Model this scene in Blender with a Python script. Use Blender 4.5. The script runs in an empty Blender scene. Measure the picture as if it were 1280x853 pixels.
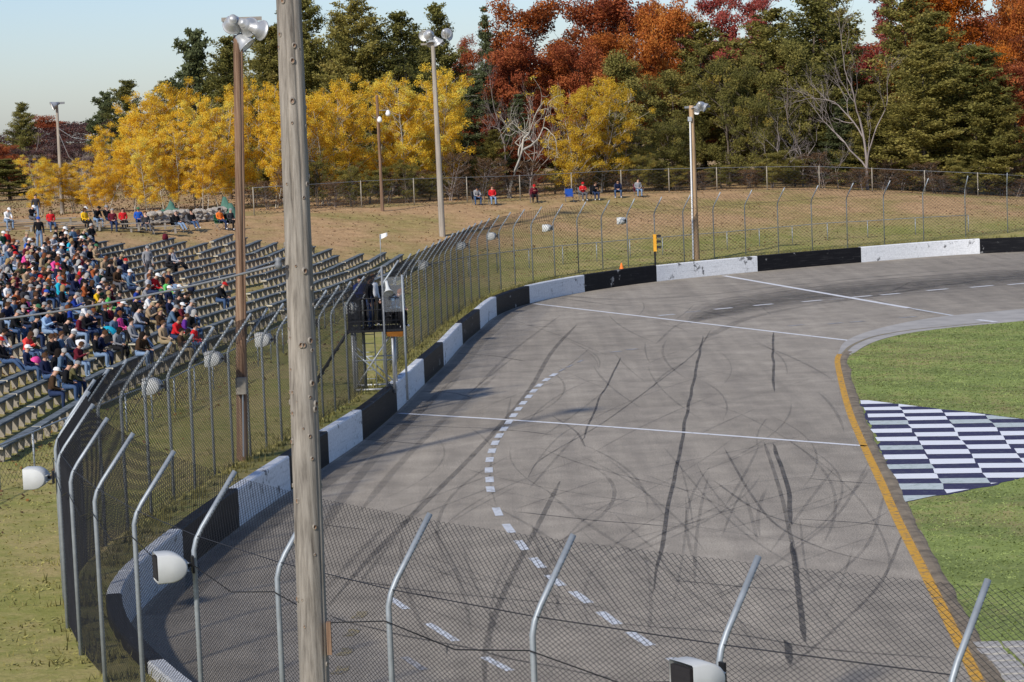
import bpy, bmesh, math, random
import numpy as np
from mathutils import Vector, Matrix, Euler
R = math.radians
scene = bpy.context.scene
col = scene.collection
rng = random.Random(7)
nr = np.random.default_rng(11)

# ------------------------------------------------------------------ camera
F, YC, ROLL_T, CAMH = 3000.0, 150.0, 0.042, 9.5
roll = -math.atan(ROLL_T)
pitch = math.atan((426.5 - YC) * math.cos(roll) / F)
cr, sr, cp, sp = math.cos(roll), math.sin(roll), math.cos(pitch), math.sin(pitch)
cam_d = bpy.data.cameras.new('camera')
cam = bpy.data.objects.new('camera', cam_d)
col.objects.link(cam)
right, up, fwd = Vector((cr, sr * sp, sr * cp)), Vector((-sr, cr * sp, cr * cp)), Vector((0, cp, -sp))
cam.matrix_world = Matrix(((right.x, up.x, -fwd.x, 0), (right.y, up.y, -fwd.y, 0), (right.z, up.z, -fwd.z, CAMH), (0, 0, 0, 1)))
cam_d.sensor_fit = 'HORIZONTAL'; cam_d.sensor_width = 36.0
cam_d.lens = F / 1280 * 36.0
cam_d.clip_start = 0.5; cam_d.clip_end = 5000
scene.camera = cam

# ------------------------------------------------------------------ sky and sun
SUN_AZ = math.atan2(-0.52, -0.85)          # compass angle from +Y of the direction to the sun
SUN_EL = R(36)
w = bpy.data.worlds.new('World'); scene.world = w; w.use_nodes = True
nt = w.node_tree; nt.nodes.clear()
sky = nt.nodes.new('ShaderNodeTexSky'); sky.sky_type = 'NISHITA'; sky.sun_disc = False
sky.sun_elevation = SUN_EL; sky.sun_rotation = SUN_AZ
sky.altitude = 200; sky.air_density = 1.0; sky.dust_density = 0.7; sky.ozone_density = 3.0
bg = nt.nodes.new('ShaderNodeBackground'); bg.inputs['Strength'].default_value = 0.112
wo = nt.nodes.new('ShaderNodeOutputWorld')
tint = nt.nodes.new('ShaderNodeMix'); tint.data_type = 'RGBA'; tint.blend_type = 'MULTIPLY'; tint.inputs[0].default_value = 1.0; tint.inputs[7].default_value = (0.86, 0.885, 1.03, 1)
nt.links.new(sky.outputs[0], tint.inputs[6]); nt.links.new(tint.outputs[2], bg.inputs[0]); nt.links.new(bg.outputs[0], wo.inputs[0])
sun_d = bpy.data.lights.new('sun', 'SUN'); sun_d.energy = 3.7; sun_d.angle = R(2.2); sun_d.color = (1, 0.94, 0.85)
sun = bpy.data.objects.new('sun', sun_d); col.objects.link(sun)
sv = Vector((math.sin(SUN_AZ) * math.cos(SUN_EL), math.cos(SUN_AZ) * math.cos(SUN_EL), math.sin(SUN_EL)))
sun.rotation_euler = sv.to_track_quat('Z', 'Y').to_euler()
scene.view_settings.view_transform = 'Standard'; scene.view_settings.look = 'None'
scene.view_settings.exposure = 0.20; scene.view_settings.gamma = 1.0
scene.render.engine = 'CYCLES'
scene.cycles.max_bounces = 6; scene.cycles.transparent_max_bounces = 12

# ------------------------------------------------------------------ geometry of the view: photo pixels to points
def ray(x, y):
    X, Y = x - 640.0, -(y - 426.5)
    a, b = cr * X - sr * Y, sr * X + cr * Y
    return np.array([a, F * cp + b * sp, -F * sp + b * cp])
def P(x, y, z=0.0):                      # point of the ray at height z
    d = ray(x, y); k = (z - CAMH) / d[2]
    return np.array([d[0] * k, d[1] * k, z])
def PD(x, y, D):                         # point of the ray at distance D along +Y
    d = ray(x, y); k = D / d[1]
    return np.array([d[0] * k, D, CAMH + d[2] * k])
def to_px(p):
    v = Vector(p) - Vector((0, 0, CAMH))
    zc = v.dot(fwd)
    return 640 + F * v.dot(right) / zc, 426.5 - F * v.dot(up) / zc

def spline(pts, step):
    pts = np.asarray(pts, float)
    q = np.vstack([2 * pts[0] - pts[1], pts, 2 * pts[-1] - pts[-2]])
    out = []
    for i in range(1, len(q) - 2):
        a, b, c, d = q[i - 1], q[i], q[i + 1], q[i + 2]
        n = max(2, int(np.linalg.norm(c - b) / step))
        for u in np.linspace(0, 1, n, endpoint=False):
            out.append(0.5 * (2 * b + (c - a) * u + (2 * a - 5 * b + 4 * c - d) * u * u + (3 * b - a - 3 * c + d) * u ** 3))
    out.append(q[-2])
    return np.array(out)
def resample(p, step):
    L = np.r_[0, np.cumsum(np.linalg.norm(np.diff(p, axis=0), axis=1))]
    s = np.arange(0, L[-1], step)
    return np.stack([np.interp(s, L, p[:, k]) for k in range(p.shape[1])], 1)
def smooth(p, n):
    p = p.copy()
    for _ in range(n):
        p[1:-1] = 0.25 * p[:-2] + 0.5 * p[1:-1] + 0.25 * p[2:]
    return p
def normals_left(p):                     # left-hand normal of a plan path (outwards here)
    t = np.gradient(p, axis=0); t /= np.linalg.norm(t, axis=1)[:, None] + 1e-9
    return np.stack([-t[:, 1], t[:, 0]], 1)

# ------------------------------------------------------------------ plan of the speedway
POST_TOPS = [(1235,725),(935,697),(700,670),(530,645),(392,617),(285,592),(209,563),(159.4,541),(129.4,522.5),(111.6,506),(104,490),(112.5,474),(132,462.5),(156.5,449),(182,439),(215,429),(241,417),(267.5,409),(291,401),(313.5,391),(335,385),(354,380),(373,374),(391,369),(409,362.5),(424,357.5),(438,352),(452.5,347),(470,342),
 (505,322),(515,316),(525,312),(534,307.5),(542.5,304),(551,299.5),(559,296),(567.5,291),(573.5,288.5),(580.5,286),(587.5,282),(594,279),(602.3,276),(610.6,273.7),(622.4,269.4),(636,265),(655.6,262),(669.7,259.6),(704,254.5),(732,252.5),(760.5,250),(792,249),(825.7,246.6),(862,243.5),(898.8,240.7),(938,237.5),(981.5,234.7),(1019.7,232),(1066,229),(1111,226),(1159,223),(1209.7,220.6),(1259,216.5)]
TOWER_GAP = 28
FTOP, FBEND, FARM = 4.76, 3.90, 0.68
tops = np.array([P(x, y, FTOP)[:2] for x, y in POST_TOPS])
tops_s = smooth(tops, 2)
ext_near = np.array([(60, 8), (40, 9.5), (26, 12), (15, 15.5), (8.5, 19)])
ext_far = np.array([(40, 149.5), (52, 151.5), (70, 153), (100, 153)])
ftop_path = smooth(resample(spline(np.vstack([ext_near, smooth(tops, 6)[::2], ext_far]), 0.5), 1.0), 30)
WALL_PX = [(152.5,797),(166,770),(235,709),(296,660.5),(364,612),(413,578),(457,548),(496.3,514),(531,479.5),(556,456),(579,429.5),(600,412),(621,394.5),(663,379),(734,364.5),(825.5,351.5),(942,340),(1073,328.5),(1217.5,317.5)]
wallp = np.array([P(x, y, 0)[:2] for x, y in WALL_PX])
near_w = np.array([(61, 8.9), (40.6, 10.6), (26.5, 13.3), (15.7, 17), (9.2, 20.5), (5.0, 23.6), (3.0, 25.2), (1.2, 27), (-0.4, 28.7), (-1.9, 30.7), (-3.3, 33), (-4.6, 35.6), (-5.6, 38), (-6.5, 40.4), (-7.2, 42.7)])
far_w = np.array([(40.2, 151.0 - 2.2), (52, 150.0), (70, 151.2), (100, 151.2)])
W = smooth(resample(spline(np.vstack([near_w, wallp, far_w]), 0.4), 0.8), 6)
Wn = normals_left(W)
WS = np.r_[0, np.cumsum(np.linalg.norm(np.diff(W, axis=0), axis=1))]

def behind_wall(p, gap=0.95):                 # keep the fence line a step behind the barrier
    p = p.copy()
    for k in range(len(p)):
        j = ((W - p[k]) ** 2).sum(1).argmin(); o = ((p[k] - W[j]) * Wn[j]).sum()
        if o < gap: p[k] = W[j] + Wn[j] * gap
    return p
B = behind_wall(ftop_path + normals_left(ftop_path) * FARM)            # line of the post feet
B = behind_wall(smooth(B, 25), 0.85)
Bn = normals_left(B)
BS = np.r_[0, np.cumsum(np.linalg.norm(np.diff(B, axis=0), axis=1))]

def near_path(xy):
    xy = np.atleast_2d(xy)
    out_d = np.empty(len(xy)); out_i = np.empty(len(xy), int)
    for a in range(0, len(xy), 4000):
        q = xy[a:a + 4000]
        d2 = ((q[:, None, :] - B[None]) ** 2).sum(2)
        i = d2.argmin(1); out_i[a:a + 4000] = i
        side = ((q - B[i]) * Bn[i]).sum(1)
        out_d[a:a + 4000] = np.sqrt(d2.min(1)) * np.sign(side)
    return out_d, out_i
def crest_h(x):
    return np.interp(x, [-22, -10, 0, 8, 15, 23, 27, 31, 39, 60], [4.25, 4.12, 3.92, 3.82, 3.68, 3.40, 3.05, 2.75, 1.95, 1.7])
def g_of(t, h):
    a = np.interp(t, [-3, 0, 7], [0.72, 0.75, 1.0])
    u = np.clip((t - 7) / 20.0, 0, 1.25)
    v = np.where(u < 0.9, u, 0.9 + 0.1 * (1 - np.exp(-(u - 0.9) / 0.1)))
    return a + (h - 1.0) * v
def terr(xy):
    xy = np.atleast_2d(xy); t, i = near_path(xy)
    z = g_of(t, crest_h(xy[:, 0]))
    return z + 0.05 * np.sin(xy[:, 0] * 0.9 + 1.3) * np.sin(xy[:, 1] * 0.7) * np.clip((t - 1) / 4, 0, 1)
def terr1(x, y): return float(terr([[x, y]])[0])
def PT(x, y, dz=0.0, dmin=20, dmax=420):                  # point of the ray on the slope
    D = np.arange(dmin, dmax, 0.4)
    d = ray(x, y); pts = np.stack([d[0] / d[1] * D, D], 1)
    zr = CAMH + d[2] / d[1] * D
    below = zr < terr(pts) + dz
    tt, _ = near_path(pts); below &= tt > -0.5
    i = int(below.argmax()) if below.any() else len(D) - 1
    return np.array([pts[i, 0], D[i], zr[i]])

# ------------------------------------------------------------------ object helpers
def tag(o, label=None, cat=None, group=None, kind=None):
    if label: o['label'] = label
    if cat: o['category'] = cat
    if group: o['group'] = group
    if kind: o['kind'] = kind
    return o
def empty(name, loc=(0, 0, 0), rz=0.0, **k):
    o = bpy.data.objects.new(name, None); col.objects.link(o)
    o.empty_display_size = 0.2
    o.location = loc; o.rotation_euler = (0, 0, rz)
    return tag(o, **k)
def link(name, me, parent=None, loc=(0, 0, 0), rot=(0, 0, 0), **k):
    o = bpy.data.objects.new(name, me); col.objects.link(o)
    o.location = loc; o.rotation_euler = rot
    if parent: o.parent = parent
    return tag(o, **k)
def copy_tree(o, parent=None):
    c = o.copy(); col.objects.link(c)
    if parent: c.parent = parent
    for ch in o.children: copy_tree(ch, c)
    return c
class MB:
    def __init__(s): s.v, s.f, s.m = [], [], []
    def add(s, vs, fs, mi=0):
        n = len(s.v); s.v += [tuple(map(float, p)) for p in vs]; s.f += [tuple(i + n for i in f) for f in fs]; s.m += [mi] * len(fs)
    def box(s, c, size, rz=0.0, mi=0, taper=1.0):
        x, y, z = size[0] / 2, size[1] / 2, size[2] / 2
        M = Matrix.Rotation(rz, 3, 'Z'); c = Vector(c)
        vs = [M @ Vector((a * x * (taper if e > 0 else 1), b * y * (taper if e > 0 else 1), e * z)) + c for e in (-1, 1) for a, b in ((-1, -1), (1, -1), (1, 1), (-1, 1))]
        s.add(vs, [(3, 2, 1, 0), (4, 5, 6, 7), (0, 1, 5, 4), (1, 2, 6, 5), (2, 3, 7, 6), (3, 0, 4, 7)], mi)
    def hexa(s, bot, top, mi=0):
        s.add(list(bot) + list(top), [(3, 2, 1, 0), (4, 5, 6, 7), (0, 1, 5, 4), (1, 2, 6, 5), (2, 3, 7, 6), (3, 0, 4, 7)], mi)
    def tube(s, pts, r, n=6, mi=0, cap=True):
        pts = [Vector(p) for p in pts]
        rs = r if hasattr(r, '__len__') else [r] * len(pts)
        vs, fs = [], []; ref = None
        for i, p in enumerate(pts):
            t = (pts[min(i + 1, len(pts) - 1)] - pts[max(i - 1, 0)]).normalized()
            if ref is None:
                ref = Vector((0, 0, 1)) if abs(t.z) < 0.9 else Vector((1, 0, 0))
            a = t.cross(ref)
            if a.length < 1e-4: a = t.cross(Vector((0.3, 1, 0.2)))
            a.normalize(); b = t.cross(a); ref = -b if False else ref
            for k in range(n):
                an = 2 * math.pi * k / n
                vs.append(p + (a * math.cos(an) + b * math.sin(an)) * rs[i])
        for i in range(len(pts) - 1):
            for k in range(n):
                k2 = (k + 1) % n
                fs.append((i * n + k, (i + 1) * n + k, (i + 1) * n + k2, i * n + k2))
        if cap:
            fs.append(tuple(range(n))); fs.append(tuple((len(pts) - 1) * n + k for k in reversed(range(n))))
        s.add(vs, fs, mi)
    def lathe(s, prof, n=16, M=None, mi=0):
        vs, fs = [], []
        for r_, z in prof:
            for k in range(n):
                a = 2 * math.pi * k / n; p = Vector((r_ * math.cos(a), r_ * math.sin(a), z))
                vs.append(M @ p if M else p)
        for i in range(len(prof) - 1):
            for k in range(n):
                k2 = (k + 1) % n; fs.append((i * n + k, i * n + k2, (i + 1) * n + k2, (i + 1) * n + k))
        s.add(vs, fs, mi)
    def ball(s, c, r, n=10, mi=0, sc=(1, 1, 1)):
        prof = [(max(1e-4, math.sin(math.pi * i / 6)) * r, -math.cos(math.pi * i / 6) * r) for i in range(7)]
        s.lathe(prof, n, Matrix.Translation(Vector(c)) @ Matrix.Diagonal((*sc, 1)), mi)
    def mesh(s, name, mats, smooth_=False):
        me = bpy.data.meshes.new(name); me.from_pydata(s.v, [], s.f)
        for m in (mats if isinstance(mats, (list, tuple)) else [mats]): me.materials.append(m)
        me.polygons.foreach_set('material_index', s.m)
        if smooth_: me.polygons.foreach_set('use_smooth', [True] * len(s.f))
        me.update(); return me
    def build(s, name, mats, parent=None, smooth_=False, loc=(0, 0, 0), rot=(0, 0, 0), **k):
        return link(name, s.mesh(name, mats, smooth_), parent, loc, rot, **k)
def quads_mesh(name, verts, quads, mats, tint=None, smooth_=False):
    verts = np.asarray(verts, np.float32).reshape(-1, 3); quads = np.asarray(quads, np.int32); k = quads.shape[1]
    me = bpy.data.meshes.new(name)
    me.vertices.add(len(verts)); me.vertices.foreach_set('co', verts.ravel())
    me.loops.add(quads.size); me.loops.foreach_set('vertex_index', quads.ravel())
    me.polygons.add(len(quads)); me.polygons.foreach_set('loop_start', np.arange(0, quads.size, k, dtype=np.int32))
    try: me.polygons.foreach_set('loop_total', np.full(len(quads), k, np.int32))
    except Exception: pass
    for m in (mats if isinstance(mats, (list, tuple)) else [mats]): me.materials.append(m)
    if tint is not None:
        at = me.attributes.new('tint', 'FLOAT', 'FACE'); at.data.foreach_set('value', np.asarray(tint, np.float32))
    if smooth_: me.polygons.foreach_set('use_smooth', np.ones(len(quads), bool))
    me.update(calc_edges=True); me.validate(); return me

# ------------------------------------------------------------------ materials
def new_mat(name):
    m = bpy.data.materials.new(name); m.use_nodes = True
    t = m.node_tree; b = t.nodes['Principled BSDF']; return m, t, b
def N(t, kind, **kw):
    n = t.nodes.new(kind)
    for k, v in kw.items():
        if k in n.inputs: n.inputs[k].default_value = v
        else: setattr(n, k, v)
    return n
def L(t, a, b): t.links.new(a, b)
def ramp(t, stops, interp='LINEAR'):
    n = t.nodes.new('ShaderNodeValToRGB'); e = n.color_ramp.elements; n.color_ramp.interpolation = interp
    while len(e) < len(stops): e.new(0.5)
    for i, (p, c) in enumerate(stops):
        e[i].position = p; e[i].color = (*c, 1) if len(c) == 3 else c
    return n
def coords(t, scale=None, obj=True):
    tc = N(t, 'ShaderNodeTexCoord'); out = tc.outputs['Object' if obj else 'Generated']
    if scale is not None:
        mp = N(t, 'ShaderNodeMapping'); mp.inputs['Scale'].default_value = scale; L(t, out, mp.inputs['Vector']); out = mp.outputs[0]
    return out
def noise(t, vec, scale, detail=4, rough=0.55):
    n = N(t, 'ShaderNodeTexNoise'); n.inputs['Scale'].default_value = scale; n.inputs['Detail'].default_value = detail
    n.inputs['Roughness'].default_value = rough
    if vec is not None: L(t, vec, n.inputs['Vector'])
    return n.outputs['Fac']
def mixc(t, fac, a, b, mode='MIX'):
    n = N(t, 'ShaderNodeMix', data_type='RGBA', blend_type=mode)
    if hasattr(fac, 'links'): L(t, fac, n.inputs[0])
    else: n.inputs[0].default_value = fac
    for s, v in ((6, a), (7, b)):
        if hasattr(v, 'links'): L(t, v, n.inputs[s])
        else: n.inputs[s].default_value = (*v, 1)
    return n.outputs[2]
def bump(t, b, h, strength=0.3, dist=0.02):
    n = N(t, 'ShaderNodeBump'); n.inputs['Strength'].default_value = strength; n.inputs['Distance'].default_value = dist
    L(t, h, n.inputs['Height']); L(t, n.outputs[0], b.inputs['Normal'])
def plain(name, c, rough=0.75, metal=0.0, var=0.18, scale=6.0, bmp=0.0, spec=0.3):
    m, t, b = new_mat(name); v = coords(t)
    f = noise(t, v, scale, 5)
    r_ = ramp(t, [(0.25, tuple(x * (1 - var) for x in c)), (0.75, tuple(min(1, x * (1 + var)) for x in c))])
    L(t, f, r_.inputs[0]); L(t, r_.outputs[0], b.inputs['Base Color'])
    b.inputs['Roughness'].default_value = rough; b.inputs['Metallic'].default_value = metal
    b.inputs['Specular IOR Level'].default_value = spec
    if bmp: bump(t, b, noise(t, v, scale * 6, 4), bmp, 0.01)
    return m
def asphalt():
    m, t, b = new_mat('asphalt'); v = coords(t)
    big = noise(t, v, 0.055, 5, 0.6); mid = noise(t, v, 0.8, 5, 0.65); fine = noise(t, v, 28, 3, 0.7)
    # long streaks that run with the racing line
    st = noise(t, coords(t, (1.6, 0.05, 1)), 1.0, 5, 0.6)
    c1 = ramp(t, [(0.3, (0.272, 0.238, 0.190)), (0.7, (0.388, 0.342, 0.278))]); L(t, big, c1.inputs[0])
    c2 = ramp(t, [(0.3, (0.74, 0.74, 0.74)), (0.75, (1.16, 1.16, 1.16))]); L(t, mid, c2.inputs[0])
    c3 = ramp(t, [(0.3, (0.40, 0.40, 0.40)), (0.72, (1.62, 1.61, 1.58))]); L(t, fine, c3.inputs[0])
    c4 = ramp(t, [(0.35, (0.84, 0.84, 0.85)), (0.65, (1.08, 1.08, 1.08))]); L(t, st, c4.inputs[0])
    x = mixc(t, 1.0, c1.outputs[0], c2.outputs[0], 'MULTIPLY'); x = mixc(t, 1.0, x, c3.outputs[0], 'MULTIPLY'); x = mixc(t, 0.8, x, c4.outputs[0], 'MULTIPLY')
    L(t, x, b.inputs['Base Color']); b.inputs['Roughness'].default_value = 0.85; b.inputs['Specular IOR Level'].default_value = 0.25
    bump(t, b, fine, 0.5, 0.01); return m
def grass_mat(name, stops, dry, dry_lo=0.45, dry_hi=0.7, mow=False, far=None):
    m, t, b = new_mat(name); v = coords(t)
    fine = noise(t, v, 9, 6, 0.7); mid = noise(t, v, 1.3, 5, 0.65); big = noise(t, v, 0.16, 5, 0.6)
    r1 = ramp(t, stops); 
    mx = N(t, 'ShaderNodeMath', operation='ADD'); ml = N(t, 'ShaderNodeMath', operation='MULTIPLY'); ml.inputs[1].default_value = 0.55
    ms = N(t, 'ShaderNodeMath', operation='MULTIPLY'); ms.inputs[1].default_value = 0.45
    L(t, fine, ml.inputs[0]); L(t, mid, ms.inputs[0]); L(t, ml.outputs[0], mx.inputs[0]); L(t, ms.outputs[0], mx.inputs[1])
    L(t, mx.outputs[0], r1.inputs[0])
    rd = ramp(t, [(dry_lo, (0, 0, 0)), (dry_hi, (1, 1, 1))])
    mb = N(t, 'ShaderNodeMath', operation='MULTIPLY_ADD'); mb.inputs[1].default_value = 0.5; 
    hb = N(t, 'ShaderNodeMath', operation='MULTIPLY'); hb.inputs[1].default_value = 0.5
    L(t, mid, hb.inputs[0]); L(t, big, mb.inputs[0]); L(t, hb.outputs[0], mb.inputs[2])
    L(t, mb.outputs[0], rd.inputs[0])
    rdry = ramp(t, [(0.3, tuple(x * 0.72 for x in dry)), (0.7, tuple(x * 1.2 for x in dry))]); L(t, fine, rdry.inputs[0])
    x = mixc(t, rd.outputs[0], r1.outputs[0], rdry.outputs[0])
    if mow:
        s = N(t, 'ShaderNodeTexWave', wave_type='BANDS', bands_direction='DIAGONAL'); s.inputs['Scale'].default_value = 0.12; s.inputs['Distortion'].default_value = 1.5
        L(t, v, s.inputs['Vector']); rr = ramp(t, [(0.35, (0.88, 0.88, 0.88)), (0.65, (1.1, 1.1, 1.05))]); L(t, s.outputs['Fac'], rr.inputs[0])
        x = mixc(t, 1.0, x, rr.outputs[0], 'MULTIPLY')
    if far:
        at = N(t, 'ShaderNodeAttribute', attribute_name='slope')
        x = mixc(t, at.outputs['Fac'], x, far(t, v, fine, mid, big))
    L(t, x, b.inputs['Base Color']); b.inputs['Roughness'].default_value = 0.95; b.inputs['Specular IOR Level'].default_value = 0.1
    bump(t, b, fine, 0.6, 0.04); return m
def hill_far(t, v, fine, mid, big):
    r1 = ramp(t, [(0.3, (0.27, 0.17, 0.085)), (0.5, (0.43, 0.29, 0.15)), (0.72, (0.57, 0.42, 0.24))]); L(t, fine, r1.inputs[0])
    r2 = ramp(t, [(0.44, (1.05, 1.0, 1.0)), (0.64, (0.70, 0.84, 0.60))]); L(t, big, r2.inputs[0])
    r3 = ramp(t, [(0.3, (0.72, 0.70, 0.68)), (0.7, (1.2, 1.18, 1.15))]); L(t, mid, r3.inputs[0])
    x = mixc(t, 1.0, r1.outputs[0], r2.outputs[0], 'MULTIPLY'); return mixc(t, 0.9, x, r3.outputs[0], 'MULTIPLY')
def chipped(name, base, chip, lo, hi, rough=0.6, zdirt=None):
    m, t, b = new_mat(name); v = coords(t)
    n1 = noise(t, v, 2.2, 8, 0.72); n2 = noise(t, v, 0.9, 3); 
    ad = N(t, 'ShaderNodeMath', operation='ADD'); ad2 = N(t, 'ShaderNodeMath', operation='MULTIPLY'); ad2.inputs[1].default_value = 0.6
    L(t, n2, ad2.inputs[0]); L(t, n1, ad.inputs[0]); L(t, ad2.outputs[0], ad.inputs[1])
    r_ = ramp(t, [(lo, (0, 0, 0)), (hi, (1, 1, 1))]); 
    sc = N(t, 'ShaderNodeMath', operation='MULTIPLY'); sc.inputs[1].default_value = 0.625; L(t, ad.outputs[0], sc.inputs[0]); L(t, sc.outputs[0], r_.inputs[0])
    g = noise(t, v, 14, 4); rg = ramp(t, [(0.3, (0.80, 0.80, 0.80)), (0.7, (1.08, 1.08, 1.08))]); L(t, g, rg.inputs[0])
    sn = noise(t, coords(t, (0.5, 0.5, 9.0)), 1.6, 6, 0.7); rs = ramp(t, [(0.54, (0, 0, 0)), (0.68, (0.75, 0.75, 0.75))]); L(t, sn, rs.inputs[0])
    x = mixc(t, rs.outputs[0], base, tuple(0.65 * a_ + 0.35 * b_ for a_, b_ in zip(base, chip)) if base[0] > .3 else tuple(0.9 * a_ + 0.1 * b_ for a_, b_ in zip(base, chip))); x = mixc(t, r_.outputs[0], x, chip); x = mixc(t, 1.0, x, rg.outputs[0], 'MULTIPLY')
    L(t, x, b.inputs['Base Color']); b.inputs['Roughness'].default_value = rough; b.inputs['Specular IOR Level'].default_value = 0.2 if base[0] > .3 else 0.08
    bump(t, b, n1, 0.25, 0.02); return m
def painted(name, c, under, lo=0.52, hi=0.6, rough=0.6):
    m, t, b = new_mat(name); v = coords(t); n1 = noise(t, v, 5, 8, 0.75); f = noise(t, v, 40, 3)
    r_ = ramp(t, [(lo, (0, 0, 0)), (hi, (1, 1, 1))]); L(t, n1, r_.inputs[0])
    rf = ramp(t, [(0.3, (0.85, 0.85, 0.85)), (0.7, (1.05, 1.05, 1.05))]); L(t, f, rf.inputs[0])
    x = mixc(t, r_.outputs[0], c, under); x = mixc(t, 1.0, x, rf.outputs[0], 'MULTIPLY'); L(t, x, b.inputs['Base Color'])
    b.inputs['Roughness'].default_value = rough; b.inputs['Specular IOR Level'].default_value = 0.2; return m
def skid_mat(name, c, alpha, broken=0.5):
    m, t, b = new_mat(name); v = coords(t); n1 = noise(t, v, 1.1, 6, 0.7); n2 = noise(t, v, 22, 3, 0.7)
    b.inputs['Base Color'].default_value = (*c, 1); b.inputs['Roughness'].default_value = 0.7; b.inputs['Specular IOR Level'].default_value = 0.2
    r_ = ramp(t, [(broken - 0.2, (alpha, alpha, alpha)), (broken + 0.2, (alpha * 0.25,) * 3)]); L(t, n1, r_.inputs[0])
    r2 = ramp(t, [(0.3, (1, 1, 1)), (0.7, (0.45, 0.45, 0.45))]); L(t, n2, r2.inputs[0])
    x = mixc(t, 1.0, r_.outputs[0], r2.outputs[0], 'MULTIPLY')
    L(t, x, b.inputs['Alpha']); return m
def leaf_mat(name, stops, trans=0.35):
    m, t, b = new_mat(name)
    at = N(t, 'ShaderNodeAttribute', attribute_name='tint')
    oi = N(t, 'ShaderNodeObjectInfo'); k = N(t, 'ShaderNodeMath', operation='MULTIPLY_ADD'); k.inputs[1].default_value = 0.34; k.inputs[2].default_value = -0.15
    L(t, oi.outputs['Random'], k.inputs[0]); a = N(t, 'ShaderNodeMath', operation='ADD', use_clamp=True)
    L(t, at.outputs['Fac'], a.inputs[0]); L(t, k.outputs[0], a.inputs[1])
    r_ = ramp(t, stops); L(t, a.outputs[0], r_.inputs[0]); L(t, r_.outputs[0], b.inputs['Base Color'])
    b.inputs['Roughness'].default_value = 0.75; b.inputs['Specular IOR Level'].default_value = 0.15
    tr = N(t, 'ShaderNodeBsdfTranslucent'); L(t, r_.outputs[0], tr.inputs['Color'])
    mx = N(t, 'ShaderNodeMixShader'); mx.inputs[0].default_value = trans
    L(t, b.outputs[0], mx.inputs[1]); L(t, tr.outputs[0], mx.inputs[2]); L(t, mx.outputs[0], t.nodes['Material Output'].inputs['Surface'])
    return m
def wood_pole_mat(name, c1, c2, c3, zs=0.22, xs=9.0):
    m, t, b = new_mat(name); v = coords(t, (xs, xs, zs)); f = noise(t, v, 2.2, 8, 0.7); g = noise(t, coords(t, (3, 3, 0.7)), 0.9, 4)
    r_ = ramp(t, [(0.3, c1), (0.5, c2), (0.7, c3)]); L(t, f, r_.inputs[0])
    rg = ramp(t, [(0.3, (0.8, 0.8, 0.8)), (0.7, (1.12, 1.1, 1.06))]); L(t, g, rg.inputs[0])
    x = mixc(t, 1.0, r_.outputs[0], rg.outputs[0], 'MULTIPLY'); L(t, x, b.inputs['Base Color'])
    b.inputs['Roughness'].default_value = 0.88; b.inputs['Specular IOR Level'].default_value = 0.15
    bump(t, b, f, 0.7, 0.012); return m

M = {}
M['asphalt'] = asphalt()
M['infield'] = grass_mat('infield_grass', [(0.3, (0.125, 0.160, 0.042)), (0.5, (0.200, 0.245, 0.075)), (0.7, (0.28, 0.325, 0.12))], (0.32, 0.26, 0.12), 0.48, 0.66, mow=True)
M['hill'] = grass_mat('hill_grass', [(0.3, (0.165, 0.172, 0.042)), (0.5, (0.255, 0.25, 0.070)), (0.7, (0.34, 0.32, 0.11))], (0.38, 0.30, 0.13), 0.42, 0.62, far=hill_far)
M['white_wall'] = chipped('white_barrier_paint', (0.76, 0.77, 0.77), (0.10, 0.10, 0.10), 0.575, 0.62)
M['black_wall'] = chipped('black_barrier_paint', (0.012, 0.012, 0.014), (0.34, 0.34, 0.33), 0.60, 0.63, 0.5)
M['line'] = painted('white_line_paint', (0.72, 0.72, 0.72), (0.25, 0.24, 0.23), 0.55, 0.66)
M['dash'] = painted('worn_dash_paint', (0.60, 0.62, 0.64), (0.24, 0.23, 0.22), 0.50, 0.66)
M['faint'] = painted('faded_line_paint', (0.38, 0.37, 0.36), (0.18, 0.17, 0.16), 0.42, 0.6)
M['yellow'] = painted('yellow_line_paint', (0.62, 0.33, 0.03), (0.22, 0.16, 0.09), 0.5, 0.62)
M['faint_yellow'] = painted('faded_yellow_paint', (0.30, 0.24, 0.12), (0.19, 0.17, 0.15), 0.45, 0.6)
M['kerb'] = plain('worn_concrete', (0.20, 0.16, 0.11), 0.9, var=0.5, scale=2.5, bmp=0.4)
M['concrete'] = plain('pale_concrete', (0.36, 0.34, 0.31), 0.85, var=0.2, scale=1.2, bmp=0.3)
M['sq_white'] = painted('white_turf_paint', (0.80, 0.81, 0.83), (0.55, 0.60, 0.58), 0.56, 0.75)
M['sq_grey'] = painted('thin_white_turf_paint', (0.52, 0.57, 0.55), (0.36, 0.42, 0.38), 0.5, 0.62)
M['sq_blue'] = painted('dark_blue_turf_paint', (0.040, 0.032, 0.075), (0.12, 0.12, 0.13), 0.52, 0.72)
M['skid'] = skid_mat('tyre_rubber', (0.035, 0.035, 0.037), 0.55, 0.52)
M['skid_faint'] = skid_mat('faint_tyre_rubber', (0.045, 0.045, 0.046), 0.34, 0.5)
M['tar'] = skid_mat('tar_sealer', (0.035, 0.035, 0.038), 0.78, 0.60)
M['galv'] = plain('galvanised_steel', (0.31, 0.34, 0.36), 0.5, 0.35, 0.15, 9)
M['galv_dark'] = plain('weathered_steel', (0.20, 0.21, 0.22), 0.6, 0.3, 0.2, 5)
M['wire'] = plain('dark_fence_wire', (0.032, 0.033, 0.038), 0.6, 0.2, 0.2, 3)
M['wire_green'] = plain('dull_fence_wire', (0.07, 0.075, 0.07), 0.6, 0.2, 0.2, 3)
M['black'] = plain('black_metal', (0.015, 0.015, 0.017), 0.5, 0.0, 0.3, 8)
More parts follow.
